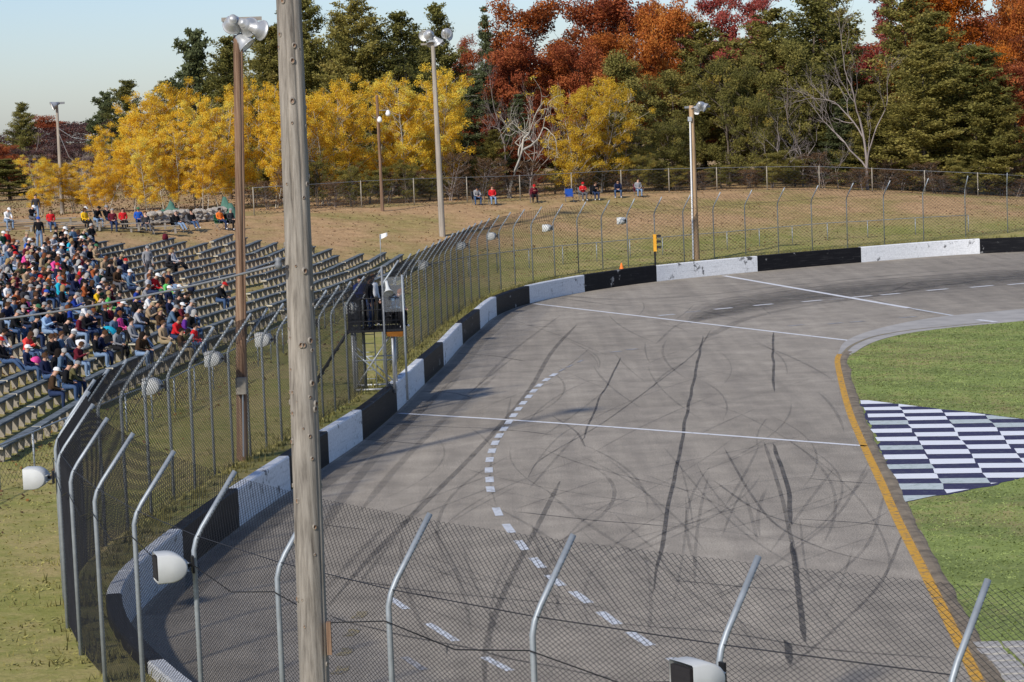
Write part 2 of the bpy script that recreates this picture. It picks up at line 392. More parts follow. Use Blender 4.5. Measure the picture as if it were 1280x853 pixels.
M['speaker'] = plain('white_plastic', (0.55, 0.56, 0.54), 0.55, 0, 0.08, 4)
M['dark'] = plain('dark_opening', (0.022, 0.02, 0.022), 0.8)
M['pole_grey'] = wood_pole_mat('weathered_pole_wood', (0.10, 0.088, 0.075), (0.265, 0.24, 0.205), (0.38, 0.35, 0.305))
M['pole_brown'] = wood_pole_mat('brown_pole_wood', (0.07, 0.04, 0.028), (0.21, 0.13, 0.085), (0.36, 0.26, 0.18))
M['pole_tan'] = wood_pole_mat('tan_pole_wood', (0.26, 0.165, 0.09), (0.42, 0.285, 0.165), (0.52, 0.38, 0.235))
M['pole_pale'] = wood_pole_mat('pale_pole_wood', (0.22, 0.19, 0.16), (0.36, 0.32, 0.27), (0.44, 0.40, 0.34))
M['plank'] = plain('blue_grey_bench_paint', (0.128, 0.148, 0.16), 0.85, 0, 0.5, 3, 0.3, 0.15)
M['plank_end'] = plain('bench_end_grain', (0.55, 0.50, 0.38), 0.8)
M['stub'] = plain('bench_leg_concrete', (0.31, 0.275, 0.22), 0.9, 0, 0.3, 4)
M['old_wood'] = plain('old_grey_wood', (0.28, 0.25, 0.21), 0.9, 0, 0.3, 3, 0.3)
M['stone'] = plain('pale_stone', (0.36, 0.32, 0.27), 0.9, 0, 0.3, 2, 0.5)
M['lamp'] = plain('lamp_reflector', (0.45, 0.46, 0.46), 0.4, 0.4, 0.1, 4)
M['lamp_in'] = plain('lamp_white_inside', (0.78, 0.78, 0.76), 0.5, 0, 0.05, 4)
M['sig_yellow'] = plain('signal_yellow', (0.75, 0.36, 0.03), 0.5)
M['orange'] = plain('orange_plastic', (0.8, 0.2, 0.03), 0.6)
M['tarp'] = plain('green_tarp', (0.07, 0.16, 0.115), 0.8, 0, 0.25, 3, 0.2)
M['tarp_orange'] = plain('orange_canvas', (0.34, 0.13, 0.02), 0.8)
M['tuft'] = plain('dry_green_grass', (0.19, 0.17, 0.055), 0.9, 0, 0.45, 1.2)
M['path'] = plain('path_asphalt', (0.085, 0.085, 0.088), 0.9, 0, 0.2, 5, 0.4)
M['aspen_bark'] = plain('pale_aspen_bark', (0.40, 0.37, 0.31), 0.9, 0, 0.3, 3)
M['bark'] = plain('grey_brown_bark', (0.12, 0.095, 0.075), 0.95, 0, 0.3, 2)
M['grey_bark'] = plain('grey_twig_bark', (0.26, 0.22, 0.20), 0.95, 0, 0.25, 2)
gm, gt, gb = new_mat('clear_plexiglass')
gb.inputs['Base Color'].default_value = (0.75, 0.8, 0.84, 1); gb.inputs['Roughness'].default_value = 0.12; gb.inputs['Alpha'].default_value = 0.06
M['plexi'] = gm
LEAF = dict(
 aspen=[(0.0, (0.44, 0.28, 0.03)), (0.35, (0.80, 0.51, 0.04)), (0.7, (0.90, 0.65, 0.075)), (1.0, (0.76, 0.68, 0.15))],
 aspen_pale=[(0.0, (0.36, 0.24, 0.025)), (0.4, (0.66, 0.44, 0.04)), (0.75, (0.80, 0.57, 0.07)), (1.0, (0.62, 0.52, 0.10))],
 pine=[(0.0, (0.045, 0.052, 0.016)), (0.35, (0.175, 0.172, 0.048)), (0.7, (0.29, 0.265, 0.072)), (1.0, (0.38, 0.33, 0.10))],
 pine_olive=[(0.0, (0.06, 0.06, 0.016)), (0.35, (0.235, 0.21, 0.054)), (0.7, (0.35, 0.30, 0.08)), (1.0, (0.44, 0.36, 0.11))],
 spruce=[(0.0, (0.07, 0.085, 0.038)), (0.5, (0.16, 0.185, 0.08)), (1.0, (0.16, 0.18, 0.085))],
 red=[(0.0, (0.06, 0.012, 0.010)), (0.4, (0.29, 0.072, 0.030)), (0.8, (0.44, 0.13, 0.045)), (1.0, (0.52, 0.19, 0.06))],
 rust=[(0.0, (0.14, 0.036, 0.014)), (0.4, (0.40, 0.115, 0.026)), (0.8, (0.56, 0.19, 0.038)), (1.0, (0.62, 0.26, 0.055))],
 orange=[(0.0, (0.18, 0.045, 0.010)), (0.4, (0.40, 0.11, 0.012)), (0.8, (0.55, 0.18, 0.018)), (1.0, (0.58, 0.26, 0.04))],
 crimson=[(0.0, (0.12, 0.02, 0.018)), (0.4, (0.27, 0.048, 0.040)), (0.8, (0.38, 0.085, 0.065)), (1.0, (0.44, 0.13, 0.09))],
 olive=[(0.0, (0.07, 0.07, 0.018)), (0.4, (0.21, 0.195, 0.052)), (0.8, (0.33, 0.285, 0.08)), (1.0, (0.36, 0.28, 0.07))],
 lightolive=[(0.0, (0.09, 0.09, 0.026)), (0.4, (0.16, 0.15, 0.04)), (0.8, (0.25, 0.22, 0.06)), (1.0, (0.36, 0.26, 0.05))],
 brown=[(0.0, (0.06, 0.038, 0.022)), (0.4, (0.13, 0.08, 0.045)), (0.8, (0.22, 0.13, 0.065)), (1.0, (0.34, 0.17, 0.05))],
 purple=[(0.0, (0.055, 0.035, 0.035)), (0.5, (0.11, 0.062, 0.058)), (1.0, (0.19, 0.085, 0.065))])
LM = {k: leaf_mat('leaf_' + k, v, 0.5 if k.startswith('aspen') else 0.45 if k in ('pine', 'pine_olive', 'spruce') else 0.38) for k, v in LEAF.items()}

# ================================================================== THE SETTING
def poly_flat(name, pts, z, mat, parent=None, **k):
    mb = MB(); mb.add([(p[0], p[1], z) for p in pts], [tuple(range(len(pts)))]); return mb.build(name, mat, parent, **k)
def strip(name, path, width, z, mat, parent=None, wfun=None, **k):
    path = np.asarray(path, float)[:, :2]; n = normals_left(path); mb = MB(); L_ = len(path)
    wv = np.full(L_, width) if wfun is None else np.array([wfun(i / (L_ - 1)) * width for i in range(L_)])
    a = path + n * wv[:, None] / 2; b = path - n * wv[:, None] / 2
    mb.add([(x, y, z) for x, y in a] + [(x, y, z) for x, y in b], [(i, L_ + i, L_ + i + 1, i + 1) for i in range(L_ - 1)])
    return mb.build(name, mat, parent, **k)

# the outer ground: a strip that follows the barrier, then a sheet to the horizon
def build_ground():
    tl = np.r_[-0.95, -0.5, 0, 0.6, 1.3, 2.2, 3.5, 5, 7, 8.5, 10, 12, 14, 16, 18, 20, 22, 24, 26, 28, 30, 33, 37, 41, 45]
    nB = len(B); verts = []; sl = []
    dW = None
    for j, t in enumerate(tl):
        if j == 0:
            # inner edge tucks under the back of the barrier
            q = np.array([W[((W - b) ** 2).sum(1).argmin()] for b in B]); nn = np.array([Wn[((W - b) ** 2).sum(1).argmin()] for b in B])
            p = q + nn * 0.28
        elif j == 1:
            q = np.array([W[((W - b) ** 2).sum(1).argmin()] for b in B]); nn = np.array([Wn[((W - b) ** 2).sum(1).argmin()] for b in B])
            p = 0.5 * (q + nn * 0.28) + 0.5 * B
        else:
            p = B + Bn * t
        z = terr(p) if t > 0 else np.full(nB, 0.74 if j else 0.70)
        if t >= 0 and t < 2: z = z + 0.03 * np.sin(BS * 1.7 + t * 2)
        verts.append(np.c_[p, z]); sl.append(np.clip((t - 9) / 6, 0, 1) * np.ones(nB))
    V = np.vstack(verts); sl = np.concatenate(sl)
    q = [(j * nB + i, (j) * nB + i + 1, (j + 1) * nB + i + 1, (j + 1) * nB + i) for j in range(len(tl) - 1) for i in range(nB - 1)]
    n0 = len(V)
    xs = np.r_[np.arange(-1200, -120, 60), np.arange(-120, 140, 4.0), np.arange(140, 1200, 60)]; ys = np.r_[np.arange(-200, 0, 40), np.arange(0, 320, 4.0), np.arange(320, 2600, 80)]
    X, Y = np.meshgrid(xs, ys); g = np.stack([X.ravel(), Y.ravel()], 1); t, _ = near_path(g)
    z = terr(g) - 0.06; z = np.where(t < 40, z - 0.3, z); z = np.where(t < 0, -0.4, z)
    V = np.vstack([V, np.c_[g, z]]); sl = np.r_[sl, np.ones(len(g))]
    nx = len(xs); T = t.reshape(X.shape)
    for j in range(len(ys) - 1):
        for i in range(nx - 1):
            if T[j, i] > 38 and T[j, i + 1] > 38 and T[j + 1, i] > 38 and T[j + 1, i + 1] > 38:
                a = n0 + j * nx + i; q.append((a, a + 1, a + nx + 1, a + nx))
    me = quads_mesh('ground', V, np.array(q), M['hill'], smooth_=True)
    at = me.attributes.new('slope', 'FLOAT', 'POINT'); at.data.foreach_set('value', sl.astype(np.float32))
    return link('ground', me, kind='structure')
ground_o = build_ground()

# racing surface: one sheet inside the barrier
yel = np.array([P(x, y)[:2] for x, y in [(1058, 436), (1047, 447), (1050, 470), (1062, 515), (1081, 560), (1100, 600), (1122, 650), (1150, 705), (1180, 765), (1222, 850), (1262, 935)]])
yel = np.vstack([yel, [(6.9, 30), (9, 24), (15, 20), (26, 17)]])
track = poly_flat('track', list(W - Wn * 0.02) + [(100, 60), (60, 20)], 0.0, M['asphalt'], kind='structure')
yel_s = smooth(resample(spline(yel, 0.5), 0.7), 3)
yn = normals_left(yel_s)
# infield turf
gx = [P(x, y)[:2] for x, y in [(1068, 441), (1092, 428), (1130, 417), (1190, 409), (1240, 404.5), (1290, 400)]]
ap = spline(np.array([yel_s[0] ] + gx), 0.8)
k_in = yel_s + yn * 0.36
infield = poly_flat('infield', [tuple(p) for p in gx[::-1]] + [tuple(p) for p in k_in[3:] + np.c_[nr.normal(0, .05, len(k_in) - 3), nr.normal(0, .05, len(k_in) - 3)]] + [(60, 20), (80, 70)], 0.012, M['infield'], kind='structure')
# concrete apron round the inner corner and worn kerb beside the yellow line
apo = [P(x, y)[:2] for x, y in [(1047, 443), (1056, 428), (1082, 416), (1125, 405), (1180, 396), (1280, 386.5)]]
api = [P(x, y)[:2] for x, y in [(1064, 444), (1090, 429), (1130, 418), (1190, 410), (1240, 405.4), (1290, 400.8)]]
poly_flat('apron', spline(np.array(apo), 0.8).tolist() + spline(np.array(api), 0.8)[::-1].tolist(), 0.016, M['concrete'], kind='structure')
strip('apron_edge_line', spline(np.array([P(x, y)[:2] for x, y in [(1054, 443), (1066, 432), (1094, 421), (1140, 413), (1200, 407), (1240, 403)]]), 0.8), 0.16, 0.022, M['faint_yellow'], track)
def kerb():
    mb = MB(); p = yel_s[2:]; n = yn[2:]; k = len(p)
    rngk = np.random.default_rng(3); wob = np.convolve(rngk.normal(0, 0.05, k), [.25, .5, .25], 'same')
    prof = [(0.10, 0.005), (0.12, 0.04), (0.26, 0.045), (0.36, 0.03), (0.42, 0.0)]
    vs = []
    for d, z in prof: vs += [(q[0] + m_[0] * (d + (wob[i] if d > .3 else 0)), q[1] + m_[1] * (d + (wob[i] if d > .3 else 0)), z) for i, (q, m_) in enumerate(zip(p, n))]
    fs = [(j * k + i, j * k + i + 1, (j + 1) * k + i + 1, (j + 1) * k + i) for j in range(len(prof) - 1) for i in range(k - 1)]
    mb.add(vs, fs); return mb.build('kerb', M['kerb'], kind='structure')
kerb()
strip('edge_line', yel_s, 0.21, 0.008, M['yellow'], track)

M['groove'] = skid_mat('rubbered_groove', (0.045, 0.045, 0.047), 0.20, 0.55)
for k_, (off, wd) in enumerate(((0, 11), (0.4, 8.5), (0.7, 6), (0.9, 3.5))):
    q = spline([P(x, y)[:2] for x, y in [(862, 404), (900, 391), (970, 376), (1090, 362), (1200, 352), (1330, 342)]], 1.0); q = q - normals_left(q) * 0 * off
    strip('rubbered_groove', q, wd, 0.0030 + k_ * 0.0003, M['groove'], track, wfun=lambda u: min(1, u * 1.6 + .02))
# white lines, lane dashes
def line_px(name, pts, width, mat, z=0.008, w0=None):
    q = np.array([P(x, y)[:2] for x, y in pts]); return strip(name, spline(q, 0.8) if len(q) > 2 else resample(q, 0.5), width, z, mat, track)
line_px('start_line', [(499, 517), (640, 525.5), (790, 536), (1083, 558)], 0.20, M['line'])
line_px('timing_line', [(668, 380), (1070, 427)], 0.22, M['line'])
line_px('timing_line', [(905, 345), (1140, 386)], 0.32, M['line'])
line_px('timing_line', [(1140, 386), (1240, 403.2)], 0.2, M['dash'])
line_px('timing_line', [(1222, 400.5), (1247, 403.5)], 0.3, M['line'], 0.024)
dash_px = [(725,452),(712,458),(702,463),(692,469),(683,475),(674,482),(667,489),(661,496),(654,504),(648,511.5),(642,519.5),(636,528),(630,536.5),(624,545),(619,554),(615,564),(612,575),(611,588),(612,600),(613,612),(622,640),(636,661),(652,682),(672,704),(694,726),(726,747),(761,773),(800,799),(853,832),(905,862)]
dpt = np.array([P(x, y)[:2] for x, y in dash_px]); dtg = np.gradient(dpt, axis=0); dtg /= np.linalg.norm(dtg, axis=1)[:, None]
for i, (p, t) in enumerate(zip(dpt, dtg)):
    Ln = 0.95 if i < 20 else 1.25; wd = 0.22 if i < 20 else 0.2
    if i < 3: wd = 0.12
    strip('lane_dash', [p - t * Ln / 2, p - t * Ln / 6, p + t * Ln / 6, p + t * Ln / 2], wd, 0.009, M['dash'] if i > 2 else M['faint'], track)
for (x0, y0, x1, y1) in [(488,748,508,762),(535,780,570,802),(605,822,638,839),(505,822,530,838)]:
    a, b = P(x0, y0)[:2], P(x1, y1)[:2]; strip('lane_dash', [a, a * .6 + b * .4, b], 0.16, 0.009, M['dash'] if y0 != 822 or x0 == 605 else M['faint'], track)
for (x, y, s_, mt) in [(904,386,22,'line'),(954,381.3,24,'line'),(1015,376.5,24,'line'),(1077,371,24,'line'),(1113,368,24,'line'),(1171.6,362.5,26,'line'),(1227,358.4,28,'line'),(1274,355,28,'line'),(833,394,20,'dash'),(1046.5,374,20,'faint'),(995,407,18,'faint'),(1044,404.5,18,'faint'),(1071,402.5,18,'faint'),(1135,396.8,20,'faint'),(866,390,20,'faint'),(790,437,14,'faint'),(770,440,14,'faint')]:
    a, b = P(x - s_ / 2, y + s_ * 0.045)[:2], P(x + s_ / 2, y - s_ * 0.045)[:2]; strip('lane_dash', [a, (a + b) / 2, b], 0.30, 0.009, M[mt], track)
for (x, y) in [(452, 769), (442, 791), (434, 815), (428, 838)]:
    a = P(x, y)[:2]; strip('lane_dash', [a + (0.0, 0.3), a, a - (0.1, 0.3)], 0.22, 0.009, M['faint_yellow'], track)

# tar seams, cracks and tyre marks
def marks():
    tap = lambda u: min(1, u * 8 + 0.25, (1 - u) * 8 + 0.25)
    tar = [([(878,420),(872,455),(862,500),(850,560),(838,620),(828,680),(815,742)], 0.15), ([(966,555),(973,575),(985,610),(990,656)], 0.17), ([(990,678),(994,705),(997,740),(1003,775),(1008,809)], 0.17),
           ([(776,447),(764,470),(752,495),(740,522),(727,552)], 0.10), ([(966,415),(966,445),(968,492)], 0.14), ([(980,800),(985,820),(990,840)], 0.2), ([(560,805),(558,825)], 0.06)]
    for p, wd in tar:
        q = resample(spline([P(x, y)[:2] for x, y in p], 0.5), 0.5); q[1:-1] += smooth(nr.normal(0, 0.05, q.shape), 8)[1:-1]; strip('tar_seam', q, wd * 0.68, 0.0065, M['tar'], track, wfun=tap)
    crack = [[(411,769),(483,790),(560,805),(602,815),(661,828),(780,851)], [(760,779),(894,791),(1012,809),(1100,818),(1184,824)], [(995,649),(1060,653),(1134,660)], [(841,726),(920,733),(995,741)], [(425,547),(540,556)], [(490,488),(560,491),(592,498)], [(560,441),(615,445),(660,452)], [(1010,598),(1050,602),(1105,606)], [(396,655),(470,664)], [(620,404),(700,410)], [(470,530),(620,537),(700,545)], [(400,720),(560,742),(760,760)], [(640,640),(760,652),(860,660)]]
    for p in crack:
        q = resample(spline([P(x, y)[:2] for x, y in p], 0.5), 0.35); q[1:-1] += smooth(nr.normal(0, 0.05, q.shape), 2)[1:-1]; strip('crack', q, 0.075, 0.005, M['tar'], track, wfun=tap)
    sk = [([(722,405),(690,440),(660,490),(600,560),(520,640),(455,706),(405,765)], 0.17), ([(955,553),(966,585),(978,625),(988,670),(1000,720)], 0.10), ([(606,860),(607,815),(622,760),(650,700),(676,650),(701,600)], 0.13),
          ([(660,597),(672,578),(700,560),(755,528),(820,480),(870,440),(890,410)], 0.07), ([(640,690),(620,735),(612,790),(625,850)], 0.06), ([(780,620),(730,650),(690,700),(680,760),(700,800)], 0.06),
          ([(880,424),(930,400),(1000,384),(1090,371),(1180,357),(1290,343)], 0.5), ([(820,430),(850,405),(900,392)], 0.12), ([(664,366),(760,374),(860,371),(980,358),(1120,344),(1285,330)], 0.5), ([(690,372),(800,383),(930,371),(1080,352),(1285,336)], 0.3),
          ([(640,400),(700,420),(760,445)], 0.08), ([(1083,372),(1130,385),(1170,393)], 0.1), ([(1090,372),(1115,364),(1140,352)], 0.07), ([(690,520),(720,540),(732,560)], 0.07), ([(745,520),(700,545),(665,585)], 0.06),
          ([(1085,580),(1050,640),(990,690),(930,730),(860,770)], 0.08), ([(1105,620),(1085,680),(1030,730),(960,775)], 0.08), ([(1128,668),(1100,730),(1040,790),(980,840)], 0.07), ([(905,560),(940,620),(975,660),(1040,690),(1110,705)], 0.07), ([(830,560),(900,640),(980,700),(1080,742)], 0.06),
          ([(870,500),(930,520),(1000,560),(1070,620),(1110,690),(1100,740)], 0.06), ([(770,645),(800,672),(835,700)], 0.06), ([(870,700),(920,770),(960,840)], 0.05), ([(1000,650),(1010,720),(1050,800)], 0.05), ([(1085,590),(1060,620),(1000,640),(930,640)], 0.08), ([(1110,640),(1080,655),(1020,660),(950,640),(890,600)], 0.07),
          ([(540,610),(480,690),(440,740)], 0.09), ([(620,470),(560,520),(500,580),(450,640)], 0.22), ([(575,470),(530,510),(480,560),(430,620),(400,670)], 0.3), ([(700,395),(640,440),(590,490)], 0.14), ([(480,660),(440,700),(405,740)], 0.14)]
    for p, wd in sk:
        q = resample(spline([P(x, y)[:2] for x, y in p], 0.5), 0.6); strip('skid_mark', q, wd, 0.0075, M['skid'] if wd in (0.17, 0.13, 0.10, 0.07) else M['skid_faint'], track, wfun=tap)
    # the tangle of faint tyre marks, too many to count
    vs, fs = [], []
    for q_ in range(240):
        px_, py_ = nr.uniform(430, 1090), 385 + 440 * nr.random() ** 1.3
        if q_ % 3 == 0: px_, py_ = nr.uniform(830, 1120), nr.uniform(520, 730)
        p0 = P(px_, py_)[:2]; t_, i = near_path([p0])
        ang = math.atan2(*(np.gradient(B, axis=0)[i[0]][::-1])) + nr.normal(0.0, 0.45) - (0.5 if px_ > 760 and py_ > 520 else 0)
        kq = nr.normal(0, 0.022); Ln = nr.uniform(5, 18); n_ = 14; wd = nr.uniform(0.04, 0.11); q = [p0]
        for s_ in range(n_): ang += kq * Ln / n_; q.append(q[-1] + np.array([math.cos(ang), math.sin(ang)]) * Ln / n_)
        q = np.array(q); tt, _i = near_path(q)
        yx = np.interp(q[:, 1], yel_s[::-1, 1][::1] if yel_s[0, 1] > yel_s[-1, 1] else yel_s[:, 1], yel_s[::-1, 0] if yel_s[0, 1] > yel_s[-1, 1] else yel_s[:, 0])
        if (tt > -1.9).any() or (q[:, 0] > yx - 0.3).any(): continue
        n = normals_left(q); k0 = len(vs); taper = np.minimum(1, np.minimum(np.arange(n_ + 1), np.arange(n_, -1, -1)) / 3 + .15)[:, None]
        zz = 0.0045 + 0.0012 * nr.random()
        vs += [(*p, zz) for p in q + n * wd / 2 * taper] + [(*p, zz) for p in q - n * wd / 2 * taper]
        fs += [(k0 + i_, k0 + n_ + 1 + i_, k0 + n_ + 2 + i_, k0 + i_ + 1) for i_ in range(n_)]
    link('tyre_marks', quads_mesh('tyre_marks', vs, fs, M['skid_faint']), track, kind='stuff')
    # see-through dark strip laid along the foot of the barrier
    i0 = ((W - wallp[1]) ** 2).sum(1).argmin(); i1 = ((W - wallp[13]) ** 2).sum(1).argmin()
    q = W[i0:i1] - Wn[i0:i1] * 0.55; strip('wall_foot_strip', q, 0.8, 0.004, M['skid_faint'], track)
marks()

# painted checkered turf
def checkered():
    C = [[(1123.8, 506.3), (1183.8, 618.8)], [(1176.3, 512.3), (1240, 608.5)], [(1231.6, 519.4), (1279.8, 579.4)]]
    g = [[P(x, y)[:2] for x, y in c] for c in C]
    u = g[0][1] - g[0][0]; u = u / np.linalg.norm(u)                        # along the columns, towards the camera
    a, b = P(1100, 598.2)[:2], P(1184.0, 597.2)[:2]
    v = P(1122, 613.3)[:2] - P(1181.5, 612.8)[:2]; v = -v / np.linalg.norm(v)
    o = g[0][0]
    wcol = np.linalg.norm(np.cross(np.array([*u, 0]), np.array([*(g[1][0] - o), 0]))) / abs(u[0] * v[1] - u[1] * v[0])
    D0 = P(1080, 503)[:2]; 
    edge = [P(x, y)[:2] for x, y in [(1074.5, 500), (1124, 506), (1177, 512), (1233, 519), (1296, 527), (1296, 594), (1262, 602), (1236, 609.5), (1205, 614.5), (1184, 619.5), (1165, 620.5), (1146, 626.5), (1129, 629)]]
    cl_ = resample(np.array([*edge, edge[0]]), 0.25); cl_ += smooth(nr.normal(0, .07, cl_.shape), 1)
    root = poly_flat('checkered_turf', [tuple(p) for p in cl_], 0.018, M['sq_blue'], kind='structure')
    # row height: eleven pairs of bands along the first column line
    rows_px = [501.2, 506.5 + 0.0]
    y_mid = [480 + q / 5.332 for q in (140, 154.5, 180, 199, 225, 244.5, 277, 298, 333, 353, 390, 411, 445, 471, 512, 537, 573, 600, 636, 665, 712, 742)]
    ln = lambda y: o + u * np.dot(P(1123.8 + (y - 506.3) * 0.5333, y)[:2] - o, u)
    edges = [np.dot(ln(y) - o, u) for y in y_mid]
    edges = [edges[0] - 2.2, edges[0] - 1.1] + edges + [edges[-1] + 1.1, edges[-1] + 2.2]
    edges = list(smooth(np.array(edges)[:, None], 3)[:, 0])
    def clip(poly, A, Bp):
        out = []; n = len(poly); nn = np.array([-(Bp - A)[1], (Bp - A)[0]])
        for i in range(n):
            p, q = poly[i], poly[(i + 1) % n]; dp, dq = np.dot(p - A, nn), np.dot(q - A, nn)
            if dp <= 0: out.append(p)
            if dp * dq < 0: out.append(p + (q - p) * dp / (dp - dq))
        return out
    hull = [edge[0], edge[4], edge[5], edge[6], edge[12]]
    area = sum(hull[i][0] * hull[(i + 1) % 5][1] - hull[(i + 1) % 5][0] * hull[i][1] for i in range(5))
    if area > 0: hull = hull[::-1]
    for ci in range(-1, 4):
        for ri in range(len(edges) - 1):
            white = (ri % 2 == 1) if ci % 2 == 1 else (ri % 2 == 0)
            # the first column starts with a dark band below its top white one
            quad = [o + u * edges[ri] + v * wcol * ci, o + u * edges[ri + 1] + v * wcol * ci, o + u * edges[ri + 1] + v * wcol * (ci + 1), o + u * edges[ri] + v * wcol * (ci + 1)]
            if not white: continue
            for k in range(len(hull)):
                quad = clip(quad, hull[k], hull[(k + 1) % len(hull)])
                if len(quad) < 3: break
            if len(quad) < 3: continue
            quad = [p + nr.normal(0, .022, 2) for p in quad]; thin = rng.random() < 0.12
            poly_flat('white_square', quad, 0.024, M['sq_grey'] if thin else M['sq_white'], root)
    return root
checkered()

# concrete pavers set in the turf near the bottom right corner
pv = empty('paver_patch', tuple(P(1245, 830)), kind='structure')
pme = MB(); pme.box((0, 0, 0), (0.46, 0.42, 0.05), taper=0.96); pme = pme.mesh('paver', M['concrete'])
c0 = P(1236, 826)[:2]
for i in range(3):
    for j in range(7):
        o_ = link('paver', pme, pv, (i * 0.52 + 0.12 + rng.uniform(-.03, .03), j * 0.5 - 1.7 + rng.uniform(-.03, .03), 0.022), (0, 0, rng.uniform(-.06, .06)))

# ================================================================== BARRIER WALL
WH, WT = 0.92, 0.30
def s_on_wall(p): return WS[((W - p) ** 2).sum(1).argmin()]
def wall():
    root = empty('barrier_wall', (W[0][0], W[0][1], 0), label='low concrete barrier painted in black and white blocks round the outside of the track', cat='barrier')
    org = np.array([W[0][0], W[0][1]])
    cuts = [s_on_wall(p) for p in wallp]
    Ls = np.mean(np.diff(cuts[:4]))
    pre = [cuts[0] - Ls * k - 1.8 for k in range(int(cuts[0] / Ls), 0, -1)]
    post = [cuts[-1] + 7.5 * k for k in range(1, 9) if cuts[-1] + 7.5 * k < WS[-1]]
    full = [0] + [p for p in pre if p > 1] + cuts + post + [WS[-1]]
    base = full.index(cuts[0])
    for k in range(len(full) - 1):
        a, b = full[k], full[k + 1]
        if b - a < 0.3: continue
        black = not ((k - base) % 2 == 0) if k < base else None
        idx = k - base
        # from the near corner: white, white-corner, black, white, black ...
        seq = {0: 'w', 1: 'w', 2: 'b', 3: 'w', 4: 'b', 5: 'w', 6: 'b'}
        if idx in seq: colr = seq[idx]
        elif idx > 6: colr = 'w' if idx % 2 == 1 else 'b'
        else: colr = 'b' if idx % 2 == 1 else 'w'
        s_ = np.arange(a + 0.004, b - 0.004, 0.7); s_ = np.r_[s_, b - 0.004] if b - 0.004 - s_[-1] > 0.05 else s_
        p = np.stack([np.interp(s_, WS, W[:, 0]), np.interp(s_, WS, W[:, 1])], 1); n = np.stack([np.interp(s_, WS, Wn[:, 0]), np.interp(s_, WS, Wn[:, 1])], 1)
        h = WH + 0.012 * math.sin(k * 2.1)
        prof = [(0.0, -0.05), (0.0, h - 0.035), (0.03, h), (WT - 0.03, h), (WT, h - 0.03), (WT, 0.3)]
        m_ = len(s_); mb = MB(); vs = []
        for d, z in prof: vs += [(q[0] + nn[0] * d - org[0], q[1] + nn[1] * d - org[1], z) for q, nn in zip(p, n)]
        fs = [(j * m_ + i, j * m_ + i + 1, (j + 1) * m_ + i + 1, (j + 1) * m_ + i) for j in range(5) for i in range(m_ - 1)]
        fs += [tuple(j * m_ for j in range(6)), tuple(j * m_ + m_ - 1 for j in reversed(range(6)))]
        mb.add(vs, fs)
        mb.build('barrier_block', M['white_wall' if colr == 'w' else 'black_wall'], root, label='white painted barrier block' if colr == 'w' else 'black painted barrier block')
    return root
wall()

# ================================================================== CATCH FENCE
post_base, post_n = [], []
for i, p in enumerate(tops_s):
    j = ((ftop_path - p) ** 2).sum(1).argmin(); n = normals_left(ftop_path)[j]
    post_n.append(n); post_base.append(p + n * FARM)
post_base = list(behind_wall(np.array(post_base), 0.85))
post_base, post_n = np.array(post_base), np.array(post_n)
# two more posts out of the frame on each side
ex = []; 
def post_profile(b, n, r=1.0):
    z0 = 0.35
    return [(b[0], b[1], z0), (b[0], b[1], FBEND - 0.18), (b[0] - n[0] * 0.045, b[1] - n[1] * 0.045, FBEND - 0.03), (b[0] - n[0] * 0.14, b[1] - n[1] * 0.14, FBEND + 0.13), (b[0] - n[0] * FARM, b[1] - n[1] * FARM, FTOP)]
def chain_link(bA, bB, nA, nB, w, dy, r, prof, name, mat, parent, org, cover=1.0):
    """woven wires between two posts; prof = [(inward offset, z)...] swept from bottom to top"""
    prof = np.array(prof, float); Lp = np.r_[0, np.cumsum(np.linalg.norm(np.diff(prof, axis=0), axis=1))]
    H_ = Lp[-1] * cover; width = np.linalg.norm(bB - bA)
    nc = max(2, int(round(width / w))); nrw = max(4, int(H_ / dy))
    j = np.arange(nrw + 1); v = j * dy
    off = np.interp(v, Lp, prof[:, 0]); z = np.interp(v, Lp, prof[:, 1])
    k = np.arange(nc)
    par = ((j[None, :] + k[:, None]) % 2)
    u = (k[:, None] + 0.5 + np.where(par == 1, 0.5, -0.5)) / nc
    b = bA[None, None] + (bB - bA)[None, None] * u[..., None]
    n = nA[None, None] + (nB - nA)[None, None] * u[..., None]
    xy = b - n * off[None, :, None]
    pts = np.concatenate([xy, np.broadcast_to(z[None, :, None], xy.shape[:2] + (1,))], 2) - np.array([org[0], org[1], org[2] if len(org) > 2 else 0.0])
    # three-sided wires
    tu = (bB - bA) / width; nm = np.array([-tu[1], tu[0]])
    fr = [np.array([tu[0], tu[1], 0]) * r, np.array([-tu[0] * .5 + nm[0] * .87, -tu[1] * .5 + nm[1] * .87, 0]) * r, np.array([-tu[0] * .5 - nm[0] * .87, -tu[1] * .5 - nm[1] * .87, 0]) * r]
    V = np.stack([pts + f for f in fr], 2)                                   # nc, nrw+1, 3, 3
    ids = np.arange(V.shape[0] * V.shape[1] * 3).reshape(V.shape[:3])
    q = np.stack([np.stack([ids[:, :-1, a], ids[:, :-1, b_], ids[:, 1:, b_], ids[:, 1:, a]], -1) for a, b_ in ((0, 1), (1, 2), (2, 0))], 0).reshape(-1, 4)
    return link(name, quads_mesh(name, V.reshape(-1, 3), q, mat), parent)
cf_root = empty('catch_fence', (post_base[0][0], post_base[0][1], 0.0), label='tall chain link catch fence with inward bent steel posts round the track', cat='fence')
cf_org = post_base[0]
for i, (b, n) in enumerate(zip(post_base, post_n)):
    D = b[1]; mb = MB(); bo = b - cf_org
    mb.tube(post_profile(bo, n), 0.037 if D < 60 else 0.033, 10 if D < 50 else 7)
    mb.build('post', M['galv'], cf_root, smooth_=True)
cf_prof = [(0.03, 0.80), (0.03, FBEND - 0.1), (0.05, FBEND), (FARM * 0.93, FTOP - 0.06)]
bays = list(zip(post_base[:-1], post_base[1:], post_n[:-1], post_n[1:]))
